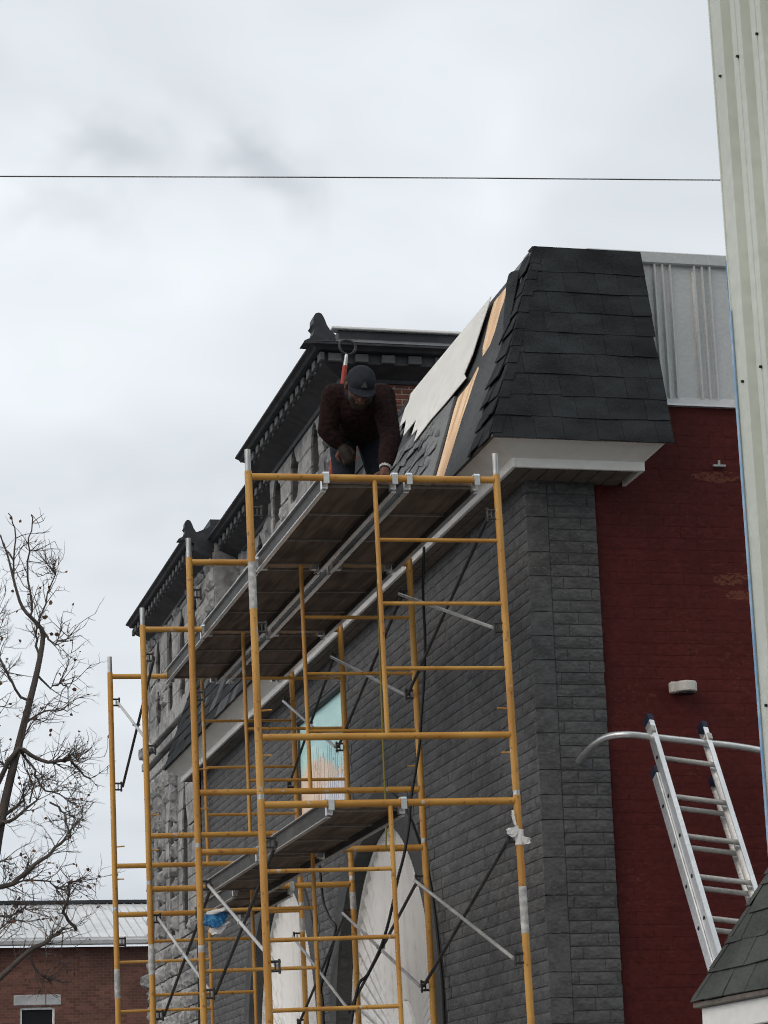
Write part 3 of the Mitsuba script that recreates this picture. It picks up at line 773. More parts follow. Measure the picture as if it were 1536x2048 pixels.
obj(CO, 'cornice_roof', hexa([[XS - 0.54, YS - 0.555, 13.09], [22, YS - 0.555, 13.09], [22, YS - 0.11, 13.285], [XS - 0.10, YS - 0.11, 13.285], [XS - 0.54, YS - 0.555, 13.095], [22, YS - 0.555, 13.095], [22, YS - 0.11, 13.29], [XS - 0.10, YS - 0.11, 13.29]]), 'm_cornice_roof')
fin = Polygon([(-0.46, 0), (-0.42, 0.05), (-0.30, 0.09), (-0.22, 0.16), (-0.18, 0.27), (-0.21, 0.30), (-0.245, 0.325), (-0.20, 0.35), (-0.19, 0.47), (-0.15, 0.53), (-0.07, 0.55), (0.0, 0.53), (0.06, 0.45), (0.12, 0.33), (0.20, 0.24), (0.30, 0.18), (0.34, 0.0)])
fin = Polygon([(u * 0.62, v * 0.86) for u, v in fin.exterior.coords])
for y, x in ((YS - 0.52, XS - 0.40), (SB2 + 0.10, XS - 0.40)):
    k = obj(CO, 'finial', extrude(fin, 0.28, A(x, y + 0.28, 13.06), A(1 if y < 40 else 0.85, 0, 0), A(0, 0, 1 if y < 40 else 0.85)), 'm_cornice', smooth=30)
obj(ST, 'roof', box(XS + 0.3, 22.0, YS + 0.3, SB3, 13.2, 13.35), 'm_felt')
obj(ST, 'wall_return', box(XS + 0.02, 22, SB3 - 0.4, SB3 - 0.005, GZ, 13.0), 'm_stone')
for z in (10.42, 5.55):                                        # rough stones that stick out at the far corner
    P, F = block_rough[3]
    obj(SFW, 'label_stop', mesh(P * [0.45, 0.30, 1.5] @ np.array([[0, 1, 0], [0, 0, 1], [-1, 0, 0]]) + [XS - 0.09, SB3 - 0.55, z - 0.2], F), 'm_stone')

# ------------------------------------------------------------------ far brick building on the left
FB = thing('far_brick_building', 'brown brick building with a pale standing-seam metal roof, behind the bare tree', 'building')
YL = 75.0
obj(FB, 'wall', extrude(sbox(-25, GZ, 22, 8.1).difference(sbox(7.30, 4.9, 8.33, 6.38)), 0.4, A(0, YL + 0.4, 0), A(1, 0, 0), A(0, 0, 1)), 'm_far_brick')
R0, R1 = A(0, YL - 0.45, 8.29), A(0, YL + 4.2, 9.74)
obj(FB, 'roof', hexa([[-25, R0[1], R0[2]], [22, R0[1], R0[2]], [22, R1[1], R1[2]], [-25, R1[1], R1[2]], [-25, R0[1], R0[2] + .06], [22, R0[1], R0[2] + .06], [22, R1[1], R1[2] + .06], [-25, R1[1], R1[2] + .06]]), 'm_far_roof')
FR = FB + '__roof'
for k in range(26):
    x = 5.0 + 0.27 * k
    obj(FR, 'seam', hexa([[x, R0[1] + .01, R0[2] + .061], [x + .04, R0[1] + .01, R0[2] + .061], [x + .04, R1[1] - .02, R1[2] + .061], [x, R1[1] - .02, R1[2] + .061],
                          [x + .01, R0[1] + .01, R0[2] + .085], [x + .03, R0[1] + .01, R0[2] + .085], [x + .03, R1[1] - .02, R1[2] + .085], [x + .01, R1[1] - .02, R1[2] + .085]]), 'm_far_trim')
obj(FR, 'ridge_cap', cbox(-25, 22, R1[1] - 0.12, R1[1] + 0.2, R1[2] + 0.05, R1[2] + 0.17, 0.02), 'm_cornice')
obj(FB, 'gutter', cbox(-25, 22, YL - 0.52, YL - 0.36, 8.12, 8.28, 0.03), 'm_far_trim')
obj(FB, 'eaves_board', cbox(-25, 22, YL - 0.37, YL - 0.005, 8.17, 8.28, 0.01), 'm_soffit')
FWN = obj(FB, 'window', box(7.30, 8.33, YL + 0.18, YL + 0.20, 4.9, 6.38), 'm_dark_glass')
for x0, x1, z0, z1 in ((7.30, 7.37, 4.9, 6.38), (8.26, 8.33, 4.9, 6.38), (7.371, 8.259, 6.30, 6.38)):
    obj(FWN, 'frame', cbox(x0, x1, YL + 0.08, YL + 0.17, z0, z1, 0.01), 'm_white_paint')
obj(FWN, 'lintel', cbox(7.12, 8.05, YL - 0.03, YL + 0.2, 6.42, 6.73, 0.02), 'm_far_trim')
obj(FWN, 'lintel', cbox(8.07, 8.50, YL - 0.03, YL + 0.2, 6.42, 6.73, 0.02), 'm_far_trim')

# ------------------------------------------------------------------ corrugated metal building on the right, with its shingled awning
CB = thing('metal_clad_building', 'pale green corrugated metal building edge along the right side', 'building')
XC, YC = 4.25, 10.23
prof, y = [(YC, 0.0), (YC - 0.13, 0.0)], YC - 0.13
while y > 3.5:
    prof += [(y - 0.014, 0.042), (y - 0.099, 0.042), (y - 0.113, 0.0), (y - 0.165, 0.0), (y - 0.168, 0.006), (y - 0.174, 0.006), (y - 0.177, 0.0), (y - 0.229, 0.0)]
    y -= 0.229
v = [[XC + d, yy, z] for z in (GZ, 14.0) for yy, d in prof]
n = len(prof)
obj(CB, 'siding', mesh(v, [[i, i + 1, n + i + 1, n + i] for i in range(n - 1)]), 'm_siding')
obj(CB, 'body', box(XC + 0.055, 9.0, 3.5, YC - 0.01, GZ, 14.0), 'm_siding')
obj(CB, 'corner_trim', cbox(XC - 0.006, XC + 0.05, YC - 0.004, YC + 0.006, GZ, 14.0, 0.002), 'm_siding')
obj(CB, 'protective_film', [box(XC - 0.009, XC + 0.05, YC + 0.0065, YC + 0.010, 1.2, 5.6), box(XC - 0.010, XC - 0.0065, YC - 0.012, YC + 0.010, 1.2, 5.35)], 'm_blue_film', label='strip of blue protective film on the corner edge')
for z in (2.0, 3.49, 4.982, 6.485, 8.0):
    for y in (10.15, 9.93, 9.69, 9.47):
        obj(CB, 'screw', trimesh.creation.cylinder(0.007, 0.012, 8, transform=trimesh.transformations.translation_matrix([XC - 0.005, y, z + 0.0]) @ trimesh.transformations.rotation_matrix(math.pi / 2, [0, 1, 0])), 'm_black')
AW = thing('awning_roof', 'steep grey-green shingled awning roof with a white fascia, in the lower right corner', 'awning')
AX, AY, AZ, ASL = 3.651, 9.685, 2.19, 1.9
ah = (XC - AX)
obj(AW, 'sheathing', hull([[AX, AY, AZ], [XC - .01, AY, AZ], [AX, 5.0, AZ], [XC - .01, 5.0, AZ], [XC - .01, AY - ah, AZ + ASL * ah], [XC - .01, 5.0, AZ + ASL * ah]]), 'm_felt')
L_ = math.hypot(1, ASL)
SA, NA = A(1, 0, ASL) / L_, A(-ASL, 0, 1) / L_
SK = part(AW, 'roofing')
shingles(SK, 'shingle', A(AX, AY, AZ) - SA * 0.012, A(0, -1, 0), SA, NA, 10, 0.125, lambda s: s / L_ - 0.004, lambda s: 2.2, 0.17, 0.30, ['m_green_shingle'], 120, 'shingles', 44, ragged=0.004, thick=0.006, lift=0.007)
for k in range(10):
    a, b = k * 0.062, k * 0.062 + 0.085
    P = lambda t: A(AX + t, AY - t, AZ + ASL * t)
    o = A(-0.6, 0.6, 0.5)
    p, q = P(a), P(b)
    w1 = A(0, -0.048, 0)
    w2 = A(0.048, 0, 0)
    obj(SK, 'cap_shingle', hull([p + o * .020, q + o * .006, p + w1 + NA * .018, q + w1 + NA * .007, p + w2 + A(0, .018, .004), q + w2 + A(0, .008, .003), p, q]), 'm_green_shingle')
obj(AW, 'drip_edge', cbox(AX - 0.008, AX + 0.05, 5.0, AY + 0.008, AZ - 0.028, AZ - 0.006, 0.003), 'm_soffit')
obj(AW, 'fascia', cbox(AX + 0.018, AX + 0.04, 5.0, AY - 0.02, AZ - 0.125, AZ - 0.029, 0.003), 'm_white_paint')
obj(AW, 'end_fascia', cbox(AX + 0.041, XC, AY - 0.042, AY - 0.02, AZ - 0.125, AZ - 0.029, 0.003), 'm_white_paint')
obj(AW, 'soffit', box(AX + 0.041, XC, 5.0, AY - 0.043, AZ - 0.110, AZ - 0.095), 'm_soffit')

# ------------------------------------------------------------------ scaffold
TILT = math.radians(1.0)
SU, SV = A(math.cos(TILT), 0, math.sin(TILT)), A(-math.sin(TILT), 0, math.cos(TILT))
SO = A(2.694, 14.0, 5.545)
sp = lambda x, y, z: SO + SU * x + A(0, 1, 0) * y + SV * z
BAYS, LEV, FWID = (0.0, 2.165, 4.33, 6.19), 1.945, 1.524
SC = thing('scaffold', 'yellow tubular scaffold three bays long beside the grey brick facade', 'scaffold')


def st(p, name, pts, r, m='m_yellow', n=12):
    return obj(p, name, tube([sp(*q) for q in pts], r, n), m, smooth=40)


for lv in range(3):
    z0 = -LEV * lv
    for i, y in enumerate(BAYS):
        F = part(SC, 'frame')
        mir = (lv % 2 == 1)
        ix = 0.765
        for x in (0.0, FWID):
            st(F, 'post', [(x, y, z0 + 0.032), (x, y, z0 - 1.885 if lv < 2 else z0 - 1.80)], 0.0225)
            if lv == 0:
                st(F, 'coupling_pin', [(x, y, z0 + 0.033), (x, y, z0 + 0.165)], 0.0185, 'm_zinc')
            st(F, 'coupling_pin', [(x, y, z0 - 1.884), (x, y, z0 - 1.915)], 0.0205, 'm_zinc')
            for zz in (-0.215, -0.91):
                s = 1 if x == 0 else -1
                if lv < 2:
                    k = obj(F, 'brace_stud', [tube([sp(x + s * .02, y, z0 + zz + e), sp(x + s * .078, y, z0 + zz + e)], 0.0075, 8) for e in (.026, -.026)] + [tube([sp(x + s * .070, y, z0 + zz + .040), sp(x + s * .070, y, z0 + zz - .042)], 0.0075, 6), tube([sp(x + s * .045, y, z0 + zz + .026), sp(x + s * .045, y, z0 + zz - .026)], 0.005, 6)], 'm_brace_dark', smooth=40)
            st(F, 'lock_pin', [(x + (0.021 if x == 0 else -0.021), y, z0 - 1.40), (x + (0.085 if x == 0 else -0.085), y, z0 - 1.395)], 0.0055, n=8)
            if i < 2 or lv == 0:
                st(F, 'lock_pin', [(x + (0.021 if x == 0 else -0.021), y, z0 - 1.66), (x + (0.075 if x == 0 else -0.075), y, z0 - 1.66)], 0.0055, n=8)
        st(F, 'top_bar', [(0.018, y, z0), (FWID - 0.018, y, z0)], 0.0215)
        st(F, 'lower_bar', [(0.018, y, z0 - 1.555), (FWID - 0.018, y, z0 - 1.555)], 0.0205)
        xi = FWID - ix if mir else ix
        st(F, 'inner_post', [(xi, y, z0 - 0.015), (xi, y, z0 - 1.545)], 0.0145)
        for zz in (-0.378, -0.765, -1.155):
            st(F, 'rung', [(0.018, y, z0 + zz), (xi, y, z0 + zz)] if mir else [(xi, y, z0 + zz), (FWID - 0.018, y, z0 + zz)], 0.0122)
        if lv == 2:
            for x in (0.0, FWID):
                zb = z0 - 1.80
                st(F, 'screw_jack', [(x, y, zb + 0.01), sum([], []) or (x, y, zb - 0.20)], 0.017, 'm_zinc')
# worn white labels and tape on the posts
for lv, i, x, za, zb in ((1, 0, FWID, -0.50, -0.77), (1, 3, 0, -0.43, -0.66), (1, 2, 0, -0.40, -0.62), (1, 1, 0, -1.10, -1.30), (1, 2, FWID, -0.06, -0.19), (1, 3, FWID, -0.07, -0.18), (0, 0, 0, -0.52, -0.80), (1, 1, 0, -0.60, -0.645)):
    y = BAYS[i]
    obj(SC, 'label_sleeve', tube([sp(x, y, -LEV * lv + za), sp(x, y, -LEV * lv + zb)], 0.0238, 12), 'm_sticker', smooth=40)


def brace(x, i, lv, mats=('m_brace_light', 'm_brace_dark')):  # both bars are one steel; lit and shaded looks put into their colours
    s = 0.070 if x == 0 else -0.070
    ya, yb, z0 = BAYS[i], BAYS[i + 1], -LEV * lv
    C = part(SC, 'cross_brace')
    ym, zm = (ya + yb) / 2, z0 - 0.5625
    for k, (p, q) in enumerate((((ya, z0 - 0.91), (yb, z0 - 0.215)), ((ya, z0 - 0.215), (yb, z0 - 0.91)))):
        off = s + (0.012 if k else -0.012)
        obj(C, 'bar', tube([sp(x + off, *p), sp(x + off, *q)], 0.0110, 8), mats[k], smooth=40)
    obj(C, 'rivet', tube([sp(x + s - .03, ym, zm), sp(x + s + .03, ym, zm)], 0.010, 8), 'm_zinc', smooth=40)


for x, i, lv in ((FWID, 0, 0), (FWID, 1, 0), (FWID, 2, 0), (FWID, 0, 1), (FWID, 1, 1), (FWID, 2, 1), (0, 2, 0), (0, 0, 1), (0, 1, 1)):
    brace(x, i, lv)

# planks: aluminium side rails, plywood board, ribs and hooks
PL = {(0, 0): 'uppermost aluminium scaffold plank nearest the viewer on the open street side', (0, 1): 'uppermost aluminium scaffold plank nearest the viewer on the wall side, under the worker\'s hand',
      (1, 0): 'upper scaffold plank in the middle bay on the open street side', (1, 1): 'upper scaffold plank in the middle bay on the wall side',
      (2, 0): 'upper scaffold plank in the farthest bay on the open street side', (2, 1): 'upper scaffold plank in the farthest bay on the wall side'}


def plank(label, x0, x1, y0, y1, z, group):
    k = thing('scaffold_plank', label, 'scaffold plank', group)
    ya, yb = y0 + 0.045, y1 - 0.045
    for s, x in ((1, x0), (-1, x1)):
        web = [box(*sorted((x + s * .020, x + s * .024)), ya, yb, z - 0.0678, z + 0.028), box(*sorted((x, x + s * .030)), ya, yb, z + 0.0285, z + 0.034), box(*sorted((x, x + s * .030)), ya, yb, z - 0.0735, z - 0.068)]
        R = numbered(k + '__side_rail')
        for nm, m, mt in (('web', web[0], 'm_web'), ('flange', web[1], 'm_alu'), ('flange', web[2], 'm_alu')):
            m.vertices = SO + m.vertices[:, :1] * SU + m.vertices[:, 1:2] * A(0, 1, 0) + m.vertices[:, 2:] * SV
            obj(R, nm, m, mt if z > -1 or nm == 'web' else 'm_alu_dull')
    tr = lambda m: trimesh.Trimesh(SO + m.vertices[:, :1] * SU + m.vertices[:, 1:2] * A(0, 1, 0) + m.vertices[:, 2:] * SV, m.faces, process=False)
    obj(k, 'board', tr(box(x0 + .025, x1 - .025, ya + .01, yb - .01, z - 0.022, z + 0.030)), 'm_deck_wood')
    for f in (0.02, 0.34, 0.66, 0.975):
        yy = ya + (yb - ya) * f
        obj(k, 'rib', tr(box(x0 + .025, x1 - .025, yy - .010, yy + .010, z - 0.034, z - 0.0225)), 'm_rib')
    for x in (x0 + 0.02, x1 - 0.02):
        for yh, s in ((y0, 1), (y1, -1)):
            h = Polygon([(-.031, -.040), (-.031, .020), (-.022, .031), (.022, .031), (.031, .024), (.07, .024), (.07, -.060), (.024, -.060), (.024, .0), (.018, .0235), (-.018, .0235), (-.0235, .018), (-.0235, -.040)])
            m = trimesh.creation.extrude_polygon(h, 0.034)
            vv = m.vertices.copy()
            sx = 0.0 if s > 0 else 0.036
            m.vertices = np.stack([x - .017 + vv[:, 2] + (0.04 if (s < 0 and x < (x0 + x1) / 2) else (-0.04 if s < 0 else 0)), yh + s * vv[:, 0], z + vv[:, 1]], 1)
            obj(k, 'hook', tr(m), 'm_alu')
    return k


for b in range(3):
    for c, (xa, xb) in enumerate(((0.445, 0.905), (0.955, 1.415))):
        plank(PL[b, c], xa, xb, BAYS[b], BAYS[b + 1], 0.0, 'upper scaffold planks')
for b, (xa, xb, lab) in enumerate(((0.385, 0.855, 'lower scaffold plank nearest the viewer, one level below the worker'), (0.385, 0.855, 'lower scaffold plank in the middle bay'), (0.62, 1.08, 'lower scaffold plank in the farthest bay, shifted towards the wall'))):
    plank(lab, xa, xb, BAYS[b], BAYS[b + 1], -LEV, 'lower scaffold planks')

# things tied to or hanging on the scaffold


def crumple(c, size, seed, amp=0.35, sub=3):
    m = trimesh.creation.icosphere(sub)
    g = np.random.default_rng(seed)
    o = g.uniform(0, 50, 3)
    w = 1 + amp * 2 * (meshkit.fbm(m.vertices * 1.6 + o) - 0.5) + amp * 0.8 * (meshkit.fbm(m.vertices * 5 + o) - 0.5)
    m.vertices = m.vertices * w[:, None] * np.asarray(size) + np.asarray(c)
    return m


def flap(c, u, v, nu=6, nv=6, amp=0.02, seed=1):
    g = np.random.default_rng(seed)
    s, t = np.meshgrid(np.linspace(0, 1, nu + 1), np.linspace(0, 1, nv + 1))
    P = np.asarray(c)[None, None] + s[..., None] * np.asarray(u) + t[..., None] * np.asarray(v) * (0.35 + 0.65 * np.sin(s * 2.6 + 0.3))[..., None]
    P = P + g.uniform(-1, 1, P.shape) * amp * s[..., None]
    idx = np.arange((nu + 1) * (nv + 1)).reshape(nv + 1, nu + 1)
    f = [[idx[j, i], idx[j, i + 1], idx[j + 1, i + 1], idx[j + 1, i]] for j in range(nv) for i in range(nu)]
    P = P.reshape(-1, 3)
    return cat([mesh(P, f), mesh(P + A(0, 0.002, 0.001), f)])


BG = thing('plastic_bag', 'crumpled blue and white plastic bag tied to a scaffold post', 'bag')
bc = A(2.790, 16.10, 3.195)
obj(BG, 'blue_film', cat([crumple((2.800, 16.10, 3.165), (0.050, 0.030, 0.050), 5, 0.9), flap(bc, A(0.10, -0.03, 0.025), A(0.01, 0, -0.095), amp=0.016, seed=11), flap(bc + A(-.02, -.02, 0), A(0.085, -0.04, -0.035), A(-0.01, 0, -0.075), amp=0.014, seed=12)]), 'm_blue_bag', smooth=25)
obj(BG, 'white_film', cat([flap(bc + A(0, -.005, -.07), A(0.115, -0.02, 0.02), A(-0.03, 0, -0.075), amp=0.015, seed=13), flap(bc + A(-.03, -.02, .012), A(0.13, -0.03, 0.03), A(0.0, 0, -0.028), amp=0.010, seed=14)]), 'm_rag', smooth=25)
RG = thing('white_rag', 'torn white rag tied round the right post of the nearest scaffold frame', 'rag')
pr_ = sp(FWID, 0, -LEV - 0.20)
obj(RG, 'cloth', cat([flap(pr_ + A(-0.01, -0.027, 0.05), A(-0.075, -0.012, -0.02), A(0.005, 0.0, -0.055), amp=0.008, seed=2), flap(pr_ + A(0.01, -0.027, -0.01), A(0.048, 0.0, -0.015), A(-0.01, 0, -0.04), amp=0.008, seed=3),
                      flap(pr_ + A(-0.02, -0.026, 0.05), A(-0.015, 0, 0.09), A(-0.018, 0, 0.0), amp=0.004, seed=5), tube([pr_ + A(0, 0, 0.03), pr_ + A(0, 0, -0.06)], 0.027, 12)]), 'm_rag', smooth=50)
CA = thing('black_cable', 'long black cable hanging from the upper planks in front of the grey facade', 'cable')
obj(CA, 'sheath', tube(smooth_path([(4.231, 15.80, 5.60), (4.212, 15.8, 5.302), (4.213, 15.8, 4.961), (4.195, 15.8, 4.69), (4.165, 15.8, 4.421), (4.143, 15.8, 4.221), (4.081, 15.8, 3.924), (4.057, 15.8, 3.727), (4.016, 15.8, 3.532), (3.967, 15.8, 3.371), (3.92, 15.8, 3.179), (3.871, 15.8, 3.019), (3.825, 15.8, 2.909), (3.747, 15.8, 2.768), (3.668, 15.8, 2.643), (3.60, 15.8, 2.0), (3.58, 15.7, GZ + 0.14)]), 0.010, 8), 'm_black', smooth=60)
CA2 = thing('black_cable', 'black cable following the right-hand outer curve of the nearer arch', 'cable')
obj(CA2, 'sheath', tube(smooth_path([(4.70, 18.238, 4.093), (4.70, 17.998, 3.875), (4.70, 17.77, 3.627), (4.70, 17.643, 3.324), (4.70, 17.552, 2.995), (4.70, 17.504, 2.762), (4.70, 17.503, 2.5), (4.70, 17.5, GZ + 0.14)]), 0.011, 8), 'm_black', smooth=60)
CA3 = thing('black_cable', 'black cable hanging in an S-curve between the two arches', 'cable')
obj(CA3, 'sheath', tube(smooth_path([(4.68, 21.56, 4.6), (4.68, 21.536, 4.325), (4.68, 21.40, 4.09), (4.68, 21.311, 3.821), (4.68, 21.053, 3.633), (4.68, 20.832, 3.518), (4.68, 21.203, 3.257), (4.68, 21.537, 3.028), (4.68, 21.413, 2.723), (4.68, 21.45, GZ + 0.14)]), 0.012, 8), 'm_black', smooth=60)
RP = thing('rope', 'thin yellow rope hanging below the middle of the nearest scaffold frame', 'rope')
obj(RP, 'strand', tube([(3.850, 15.6, 5.50), (3.851, 15.6, 4.219), (3.852, 15.6, 4.057), (3.856, 15.6, 3.781), (3.848, 15.6, 3.54)], 0.006, 6), 'm_rope', smooth=60)

# ------------------------------------------------------------------ overhead wire
OW = thing('overhead_wire', 'single dark wire crossing the overcast sky', 'wire')
obj(OW, 'strand', tube(smooth_path([(0.564, 22, 10.552), (5.377, 21, 10.436), (10.593, 20, 10.331), (20, 18.2, 10.25)], 6), 0.0062, 6), 'm_wire', smooth=60)

# ------------------------------------------------------------------ wall lamp
WL = thing('wall_lamp', 'small white drum-shaped lamp on the dark red wall', 'lamp')
obj(WL, 'bracket', cbox(5.690, 5.735, YR - 0.06, YR - 0.004, 4.505, 4.575, 0.006), 'm_lamp_white')
ly = [(0.0, 0.0), (0.062, 0.0), (0.070, 0.006), (0.072, 0.055), (0.066, 0.068), (0.03, 0.076), (0.0, 0.077)]
lm = trimesh.creation.revolve(ly, sections=28)
lm.apply_translation([5.782, YR - 0.085, 4.500])
obj(WL, 'drum', lm, 'm_lamp_white', smooth=40)
obj(WL, 'lens', trimesh.creation.cylinder(0.055, 0.012, 24, transform=trimesh.transformations.translation_matrix([5.782, YR - 0.085, 4.494])), 'm_black', smooth=40)

# ------------------------------------------------------------------ extension ladder
LD = thing('extension_ladder', 'aluminium extension ladder with a curved stand-off bar leaning on the dark red wall', 'ladder')
LO, LDn = A(5.322, 14.73, 4.215), A(0, -0.97, -1.625)
LDn /= np.linalg.norm(LDn)
LX = A(0.412, 0.0, -0.050)
LW = np.linalg.norm(LX)
LX /= LW
LNn = np.cross(LX, LDn)
LNn = LNn if LNn[1] < 0 else -LNn                         # towards the viewer
lp = lambda a, d, w: LO + LX * a + LDn * d + LNn * w


def channel(a, d0, d1, w0, w1, s):
    """C-shaped rail: web at a, flanges of 0.032 towards the inside (s)"""
    out = []
    for (aa, ab, wa, wb) in ((a, a + s * .004, w0, w1), (a + s * .0041, a + s * .032, w1 - .006, w1), (a + s * .0041, a + s * .032, w0, w0 + .006)):
        out.append(hexa([lp(aa, d0, wa), lp(ab, d0, wa), lp(ab, d0, wb), lp(aa, d0, wb), lp(aa, d1, wa), lp(ab, d1, wa), lp(ab, d1, wb), lp(aa, d1, wb)]))
    return cat(out)


LEN = 5.2
for nm, d0, w0, w1, ins in (('fly_section', 0.0, 0.0, 0.075, 0.012), ('base_section', 0.36, -0.078, -0.006, 0.0)):
    S = part(LD, nm)
    for a, s in ((ins, 1), (LW - ins, -1)):
        obj(S, 'rail', channel(a, d0, LEN - (0.9 if ins else 0), w0, w1, s), 'm_alu')
        obj(S, 'end_cap', cbox(0, 1, 0, 1, 0, 1, 0.1).apply_transform(np.vstack([np.column_stack([LX * s * 0.042, LDn * 0.055, LNn * 0.085, lp(a - s * .005, d0 - .03, w0 - .006)]), [0, 0, 0, 1]])), 'm_navy')
    for k in range(14):
        d = 0.30 + 0.305 * k + (0.02 if not ins else 0)
        if d < d0 + 0.05 or d > LEN - (1.0 if ins else 0.1):
            continue
        wm = (w0 + w1) / 2
        obj(S, 'rung', tube([lp(ins + .004, d, wm), lp(LW - ins - .004, d, wm)], 0.0165, 10), 'm_alu_dull', smooth=40)
        for a, s in ((ins, -1), (LW - ins, 1)):
            obj(S, 'rung_end', tube([lp(a + s * .003, d, wm), lp(a - s * .002, d, wm)], 0.013, 10), 'm_black')
SB = obj(LD, 'stabilizer_bar', tube(smooth_path([(5.030, 15.19, 4.040), (5.035, 15.08, 4.070), (5.05, 14.88, 4.112), (5.09, 14.73, 4.135), (5.19, 14.655, 4.135), (5.32, 14.645, 4.122), (5.50, 14.645, 4.104), (5.69, 14.645, 4.085), (5.90, 14.645, 4.064), (6.12, 14.665, 4.030), (6.29, 14.77, 3.990), (6.37, 14.98, 3.955), (6.38, 15.19, 3.93)], 5), 0.023, 10), 'm_alu', smooth=60)
for p in ((5.030, 15.19, 4.040), (6.38, 15.19, 3.93)):
    obj(LD, 'rubber_tip', tube([A(*p) - A(0, 0.03, 0), A(*p) + A(0, 0.024, -0.002)], 0.027, 10), 'm_rubber', smooth=40)
for a in (0.02, LW - 0.02):
    obj(LD, 'clamp', cbox(0, 1, 0, 1, 0, 1, 0.08).apply_transform(np.vstack([np.column_stack([LX * 0.03, LDn * 0.05, LNn * 0.09, lp(a - .015, 0.075, -0.004)]), [0, 0, 0, 1]])), 'm_alu_dull')

# ------------------------------------------------------------------ worker
WK = thing('person', 'worker in a dark cap, maroon jacket and dark jeans bending down on the scaffold', 'person')


def sph(p, r):
    return m3.Manifold.sphere(r, 20).translate([float(x) for x in p])


def bone(*pr):
    return m3.Manifold.batch_hull([sph(p, r) for p, r in pr])


def solid(ms, length=0.022, it=8):
    s = ms[0]
    for m in ms[1:]:
        s = s + m
    s = s.refine_to_length(length)
    mm = s.to_mesh()
    t = trimesh.Trimesh(mm.vert_properties[:, :3], mm.tri_verts, process=True)
    trimesh.smoothing.filter_taubin(t, iterations=it)
    return t


def oval(p, rx, ry, rz, tilt=0.0):
    return m3.Manifold.sphere(1.0, 32).scale([rx, ry, rz]).rotate([math.degrees(tilt), 0, 0]).translate([float(x) for x in p])


DZ = sp(0, 0, 0.036)[2] + 0.025
HD, NK = A(3.630, 14.99, 6.445), A(3.664, 15.16, 6.462)
SHA, SHB, CH = A(3.528, 15.30, 6.475), A(3.835, 15.24, 6.470), A(3.690, 15.33, 6.44)
HPA, HPB = A(3.665, 15.68, 6.395), A(3.840, 15.68, 6.395)
ELA, HAA, ELB, HAB = A(3.492, 15.37, 6.265), A(3.580, 15.38, 6.165), A(3.848, 15.10, 6.150), A(3.772, 14.98, 5.895)
KNA, KNB = A(3.622, 15.50, 5.99), A(3.862, 15.52, 5.99)
FTA, FTB = A(3.640, 15.72, DZ + 0.06), A(3.865, 15.74, DZ + 0.06)
# bare body: head with face, neck, trunk, limbs, hands as one surface
look = A(-0.05, -0.62, -0.80)
look /= np.linalg.norm(look)
fup = A(0.02, -0.80, 0.62)
fup -= look * (fup @ look)
fup /= np.linalg.norm(fup)
fr = np.cross(look, fup)
hp = lambda r, f, u: HD + fr * r + look * f + fup * u
head = [bone((hp(0, -.02, .03), .088), (hp(0, .015, .02), .082), (hp(0, .02, -.05), .068), (hp(0, .045, -.095), .042)),
        bone((hp(0, .088, .012), .012), (hp(0, .112, -.028), .016)), bone((hp(-.014, .095, -.032), .011), (hp(.014, .095, -.032), .011)),
        bone((hp(-.022, .080, -.066), .011), (hp(.022, .080, -.066), .011)), bone((hp(-.05, .068, .03), .012), (hp(.05, .068, .03), .012)),
        bone((hp(-.088, -.01, .015), .014), (hp(-.088, -.02, -.03), .011)), bone((hp(.088, -.01, .015), .014), (hp(.088, -.02, -.03), .011)),
        bone((hp(0, -.02, -.05), .058), (NK, .062))]


def hand(w, d, side, curl, spread):
    """wrist w, pointing along d, back of the hand towards `side`; five separate fingers"""
    d = d / np.linalg.norm(d)
    n = side - d * (side @ d)
    n /= np.linalg.norm(n)
    s = np.cross(d, n)
    out = [bone((w, .026), (w + d * .035 + s * .018, .019), (w + d * .035 - s * .018, .019), (w + d * .075 + s * .026, .014), (w + d * .078 - s * .024, .014))]
    for k, (o, l) in enumerate(((.028, .070), (.010, .080), (-.009, .074), (-.027, .058))):
        p = w + d * .078 + s * o
        q = p + (d * math.cos(curl) - n * math.sin(curl)) * l * .5 + s * o * spread
        e = q + (d * math.cos(2.1 * curl) - n * math.sin(2.1 * curl)) * l * .5
        out.append(bone((p, .0095), (q, .0088)) + bone((q, .0088), (e, .0075)))
    p = w + d * .03 + s * .030
    q = p + s * .030 + d * .018 - n * .008
    out.append(bone((p, .013), (q, .011)) + bone((q, .011), (q + d * .030 - n * .012, .0085)))
    return out


body = head + [bone((NK, .06), (CH, .11)), bone((CH, .12), ((HPA + HPB) / 2, .11))]
for s, e, h in ((SHA, ELA, HAA), (SHB, ELB, HAB)):
    body += [bone((CH + (s - CH) * .3, .08), (s, .06)), bone((s, .056), (e, .042)), bone((e, .040), (h, .027))]
for h, k, f in ((HPA, KNA, FTA), (HPB, KNB, FTB)):
    body += [bone((h, .085), (k, .056)), bone((k, .054), (f + A(0, 0, .03), .036)), bone((f, .04), (f + A(0, -.14, -.02), .034))]
body += hand(HAA, A(0.45, -0.15, -0.85), A(-0.3, -1, 0.1), 0.7, 0.3) + hand(HAB, A(-0.10, -0.25, -0.95), A(0.2, -1, 0.2), 0.6, 0.35)
obj(WK, 'body', solid(body, 0.012, 5), 'm_skin', smooth=True)
jk = [bone((NK + A(0, .05, -.005), .085), (CH, .150)), bone((CH + A(-.02, 0, 0), .155), (CH + A(.06, .0, -.01), .155), ((HPA + HPB) / 2 + A(-.03, -.03, .02), .145), ((HPA + HPB) / 2 + A(.03, -.03, .02), .145)),
      bone(((HPA + HPB) / 2 + A(-.05, -.10, -.06), .105), ((HPA + HPB) / 2 + A(.05, -.10, -.06), .105), (CH + A(0, .05, -.05), .13))]
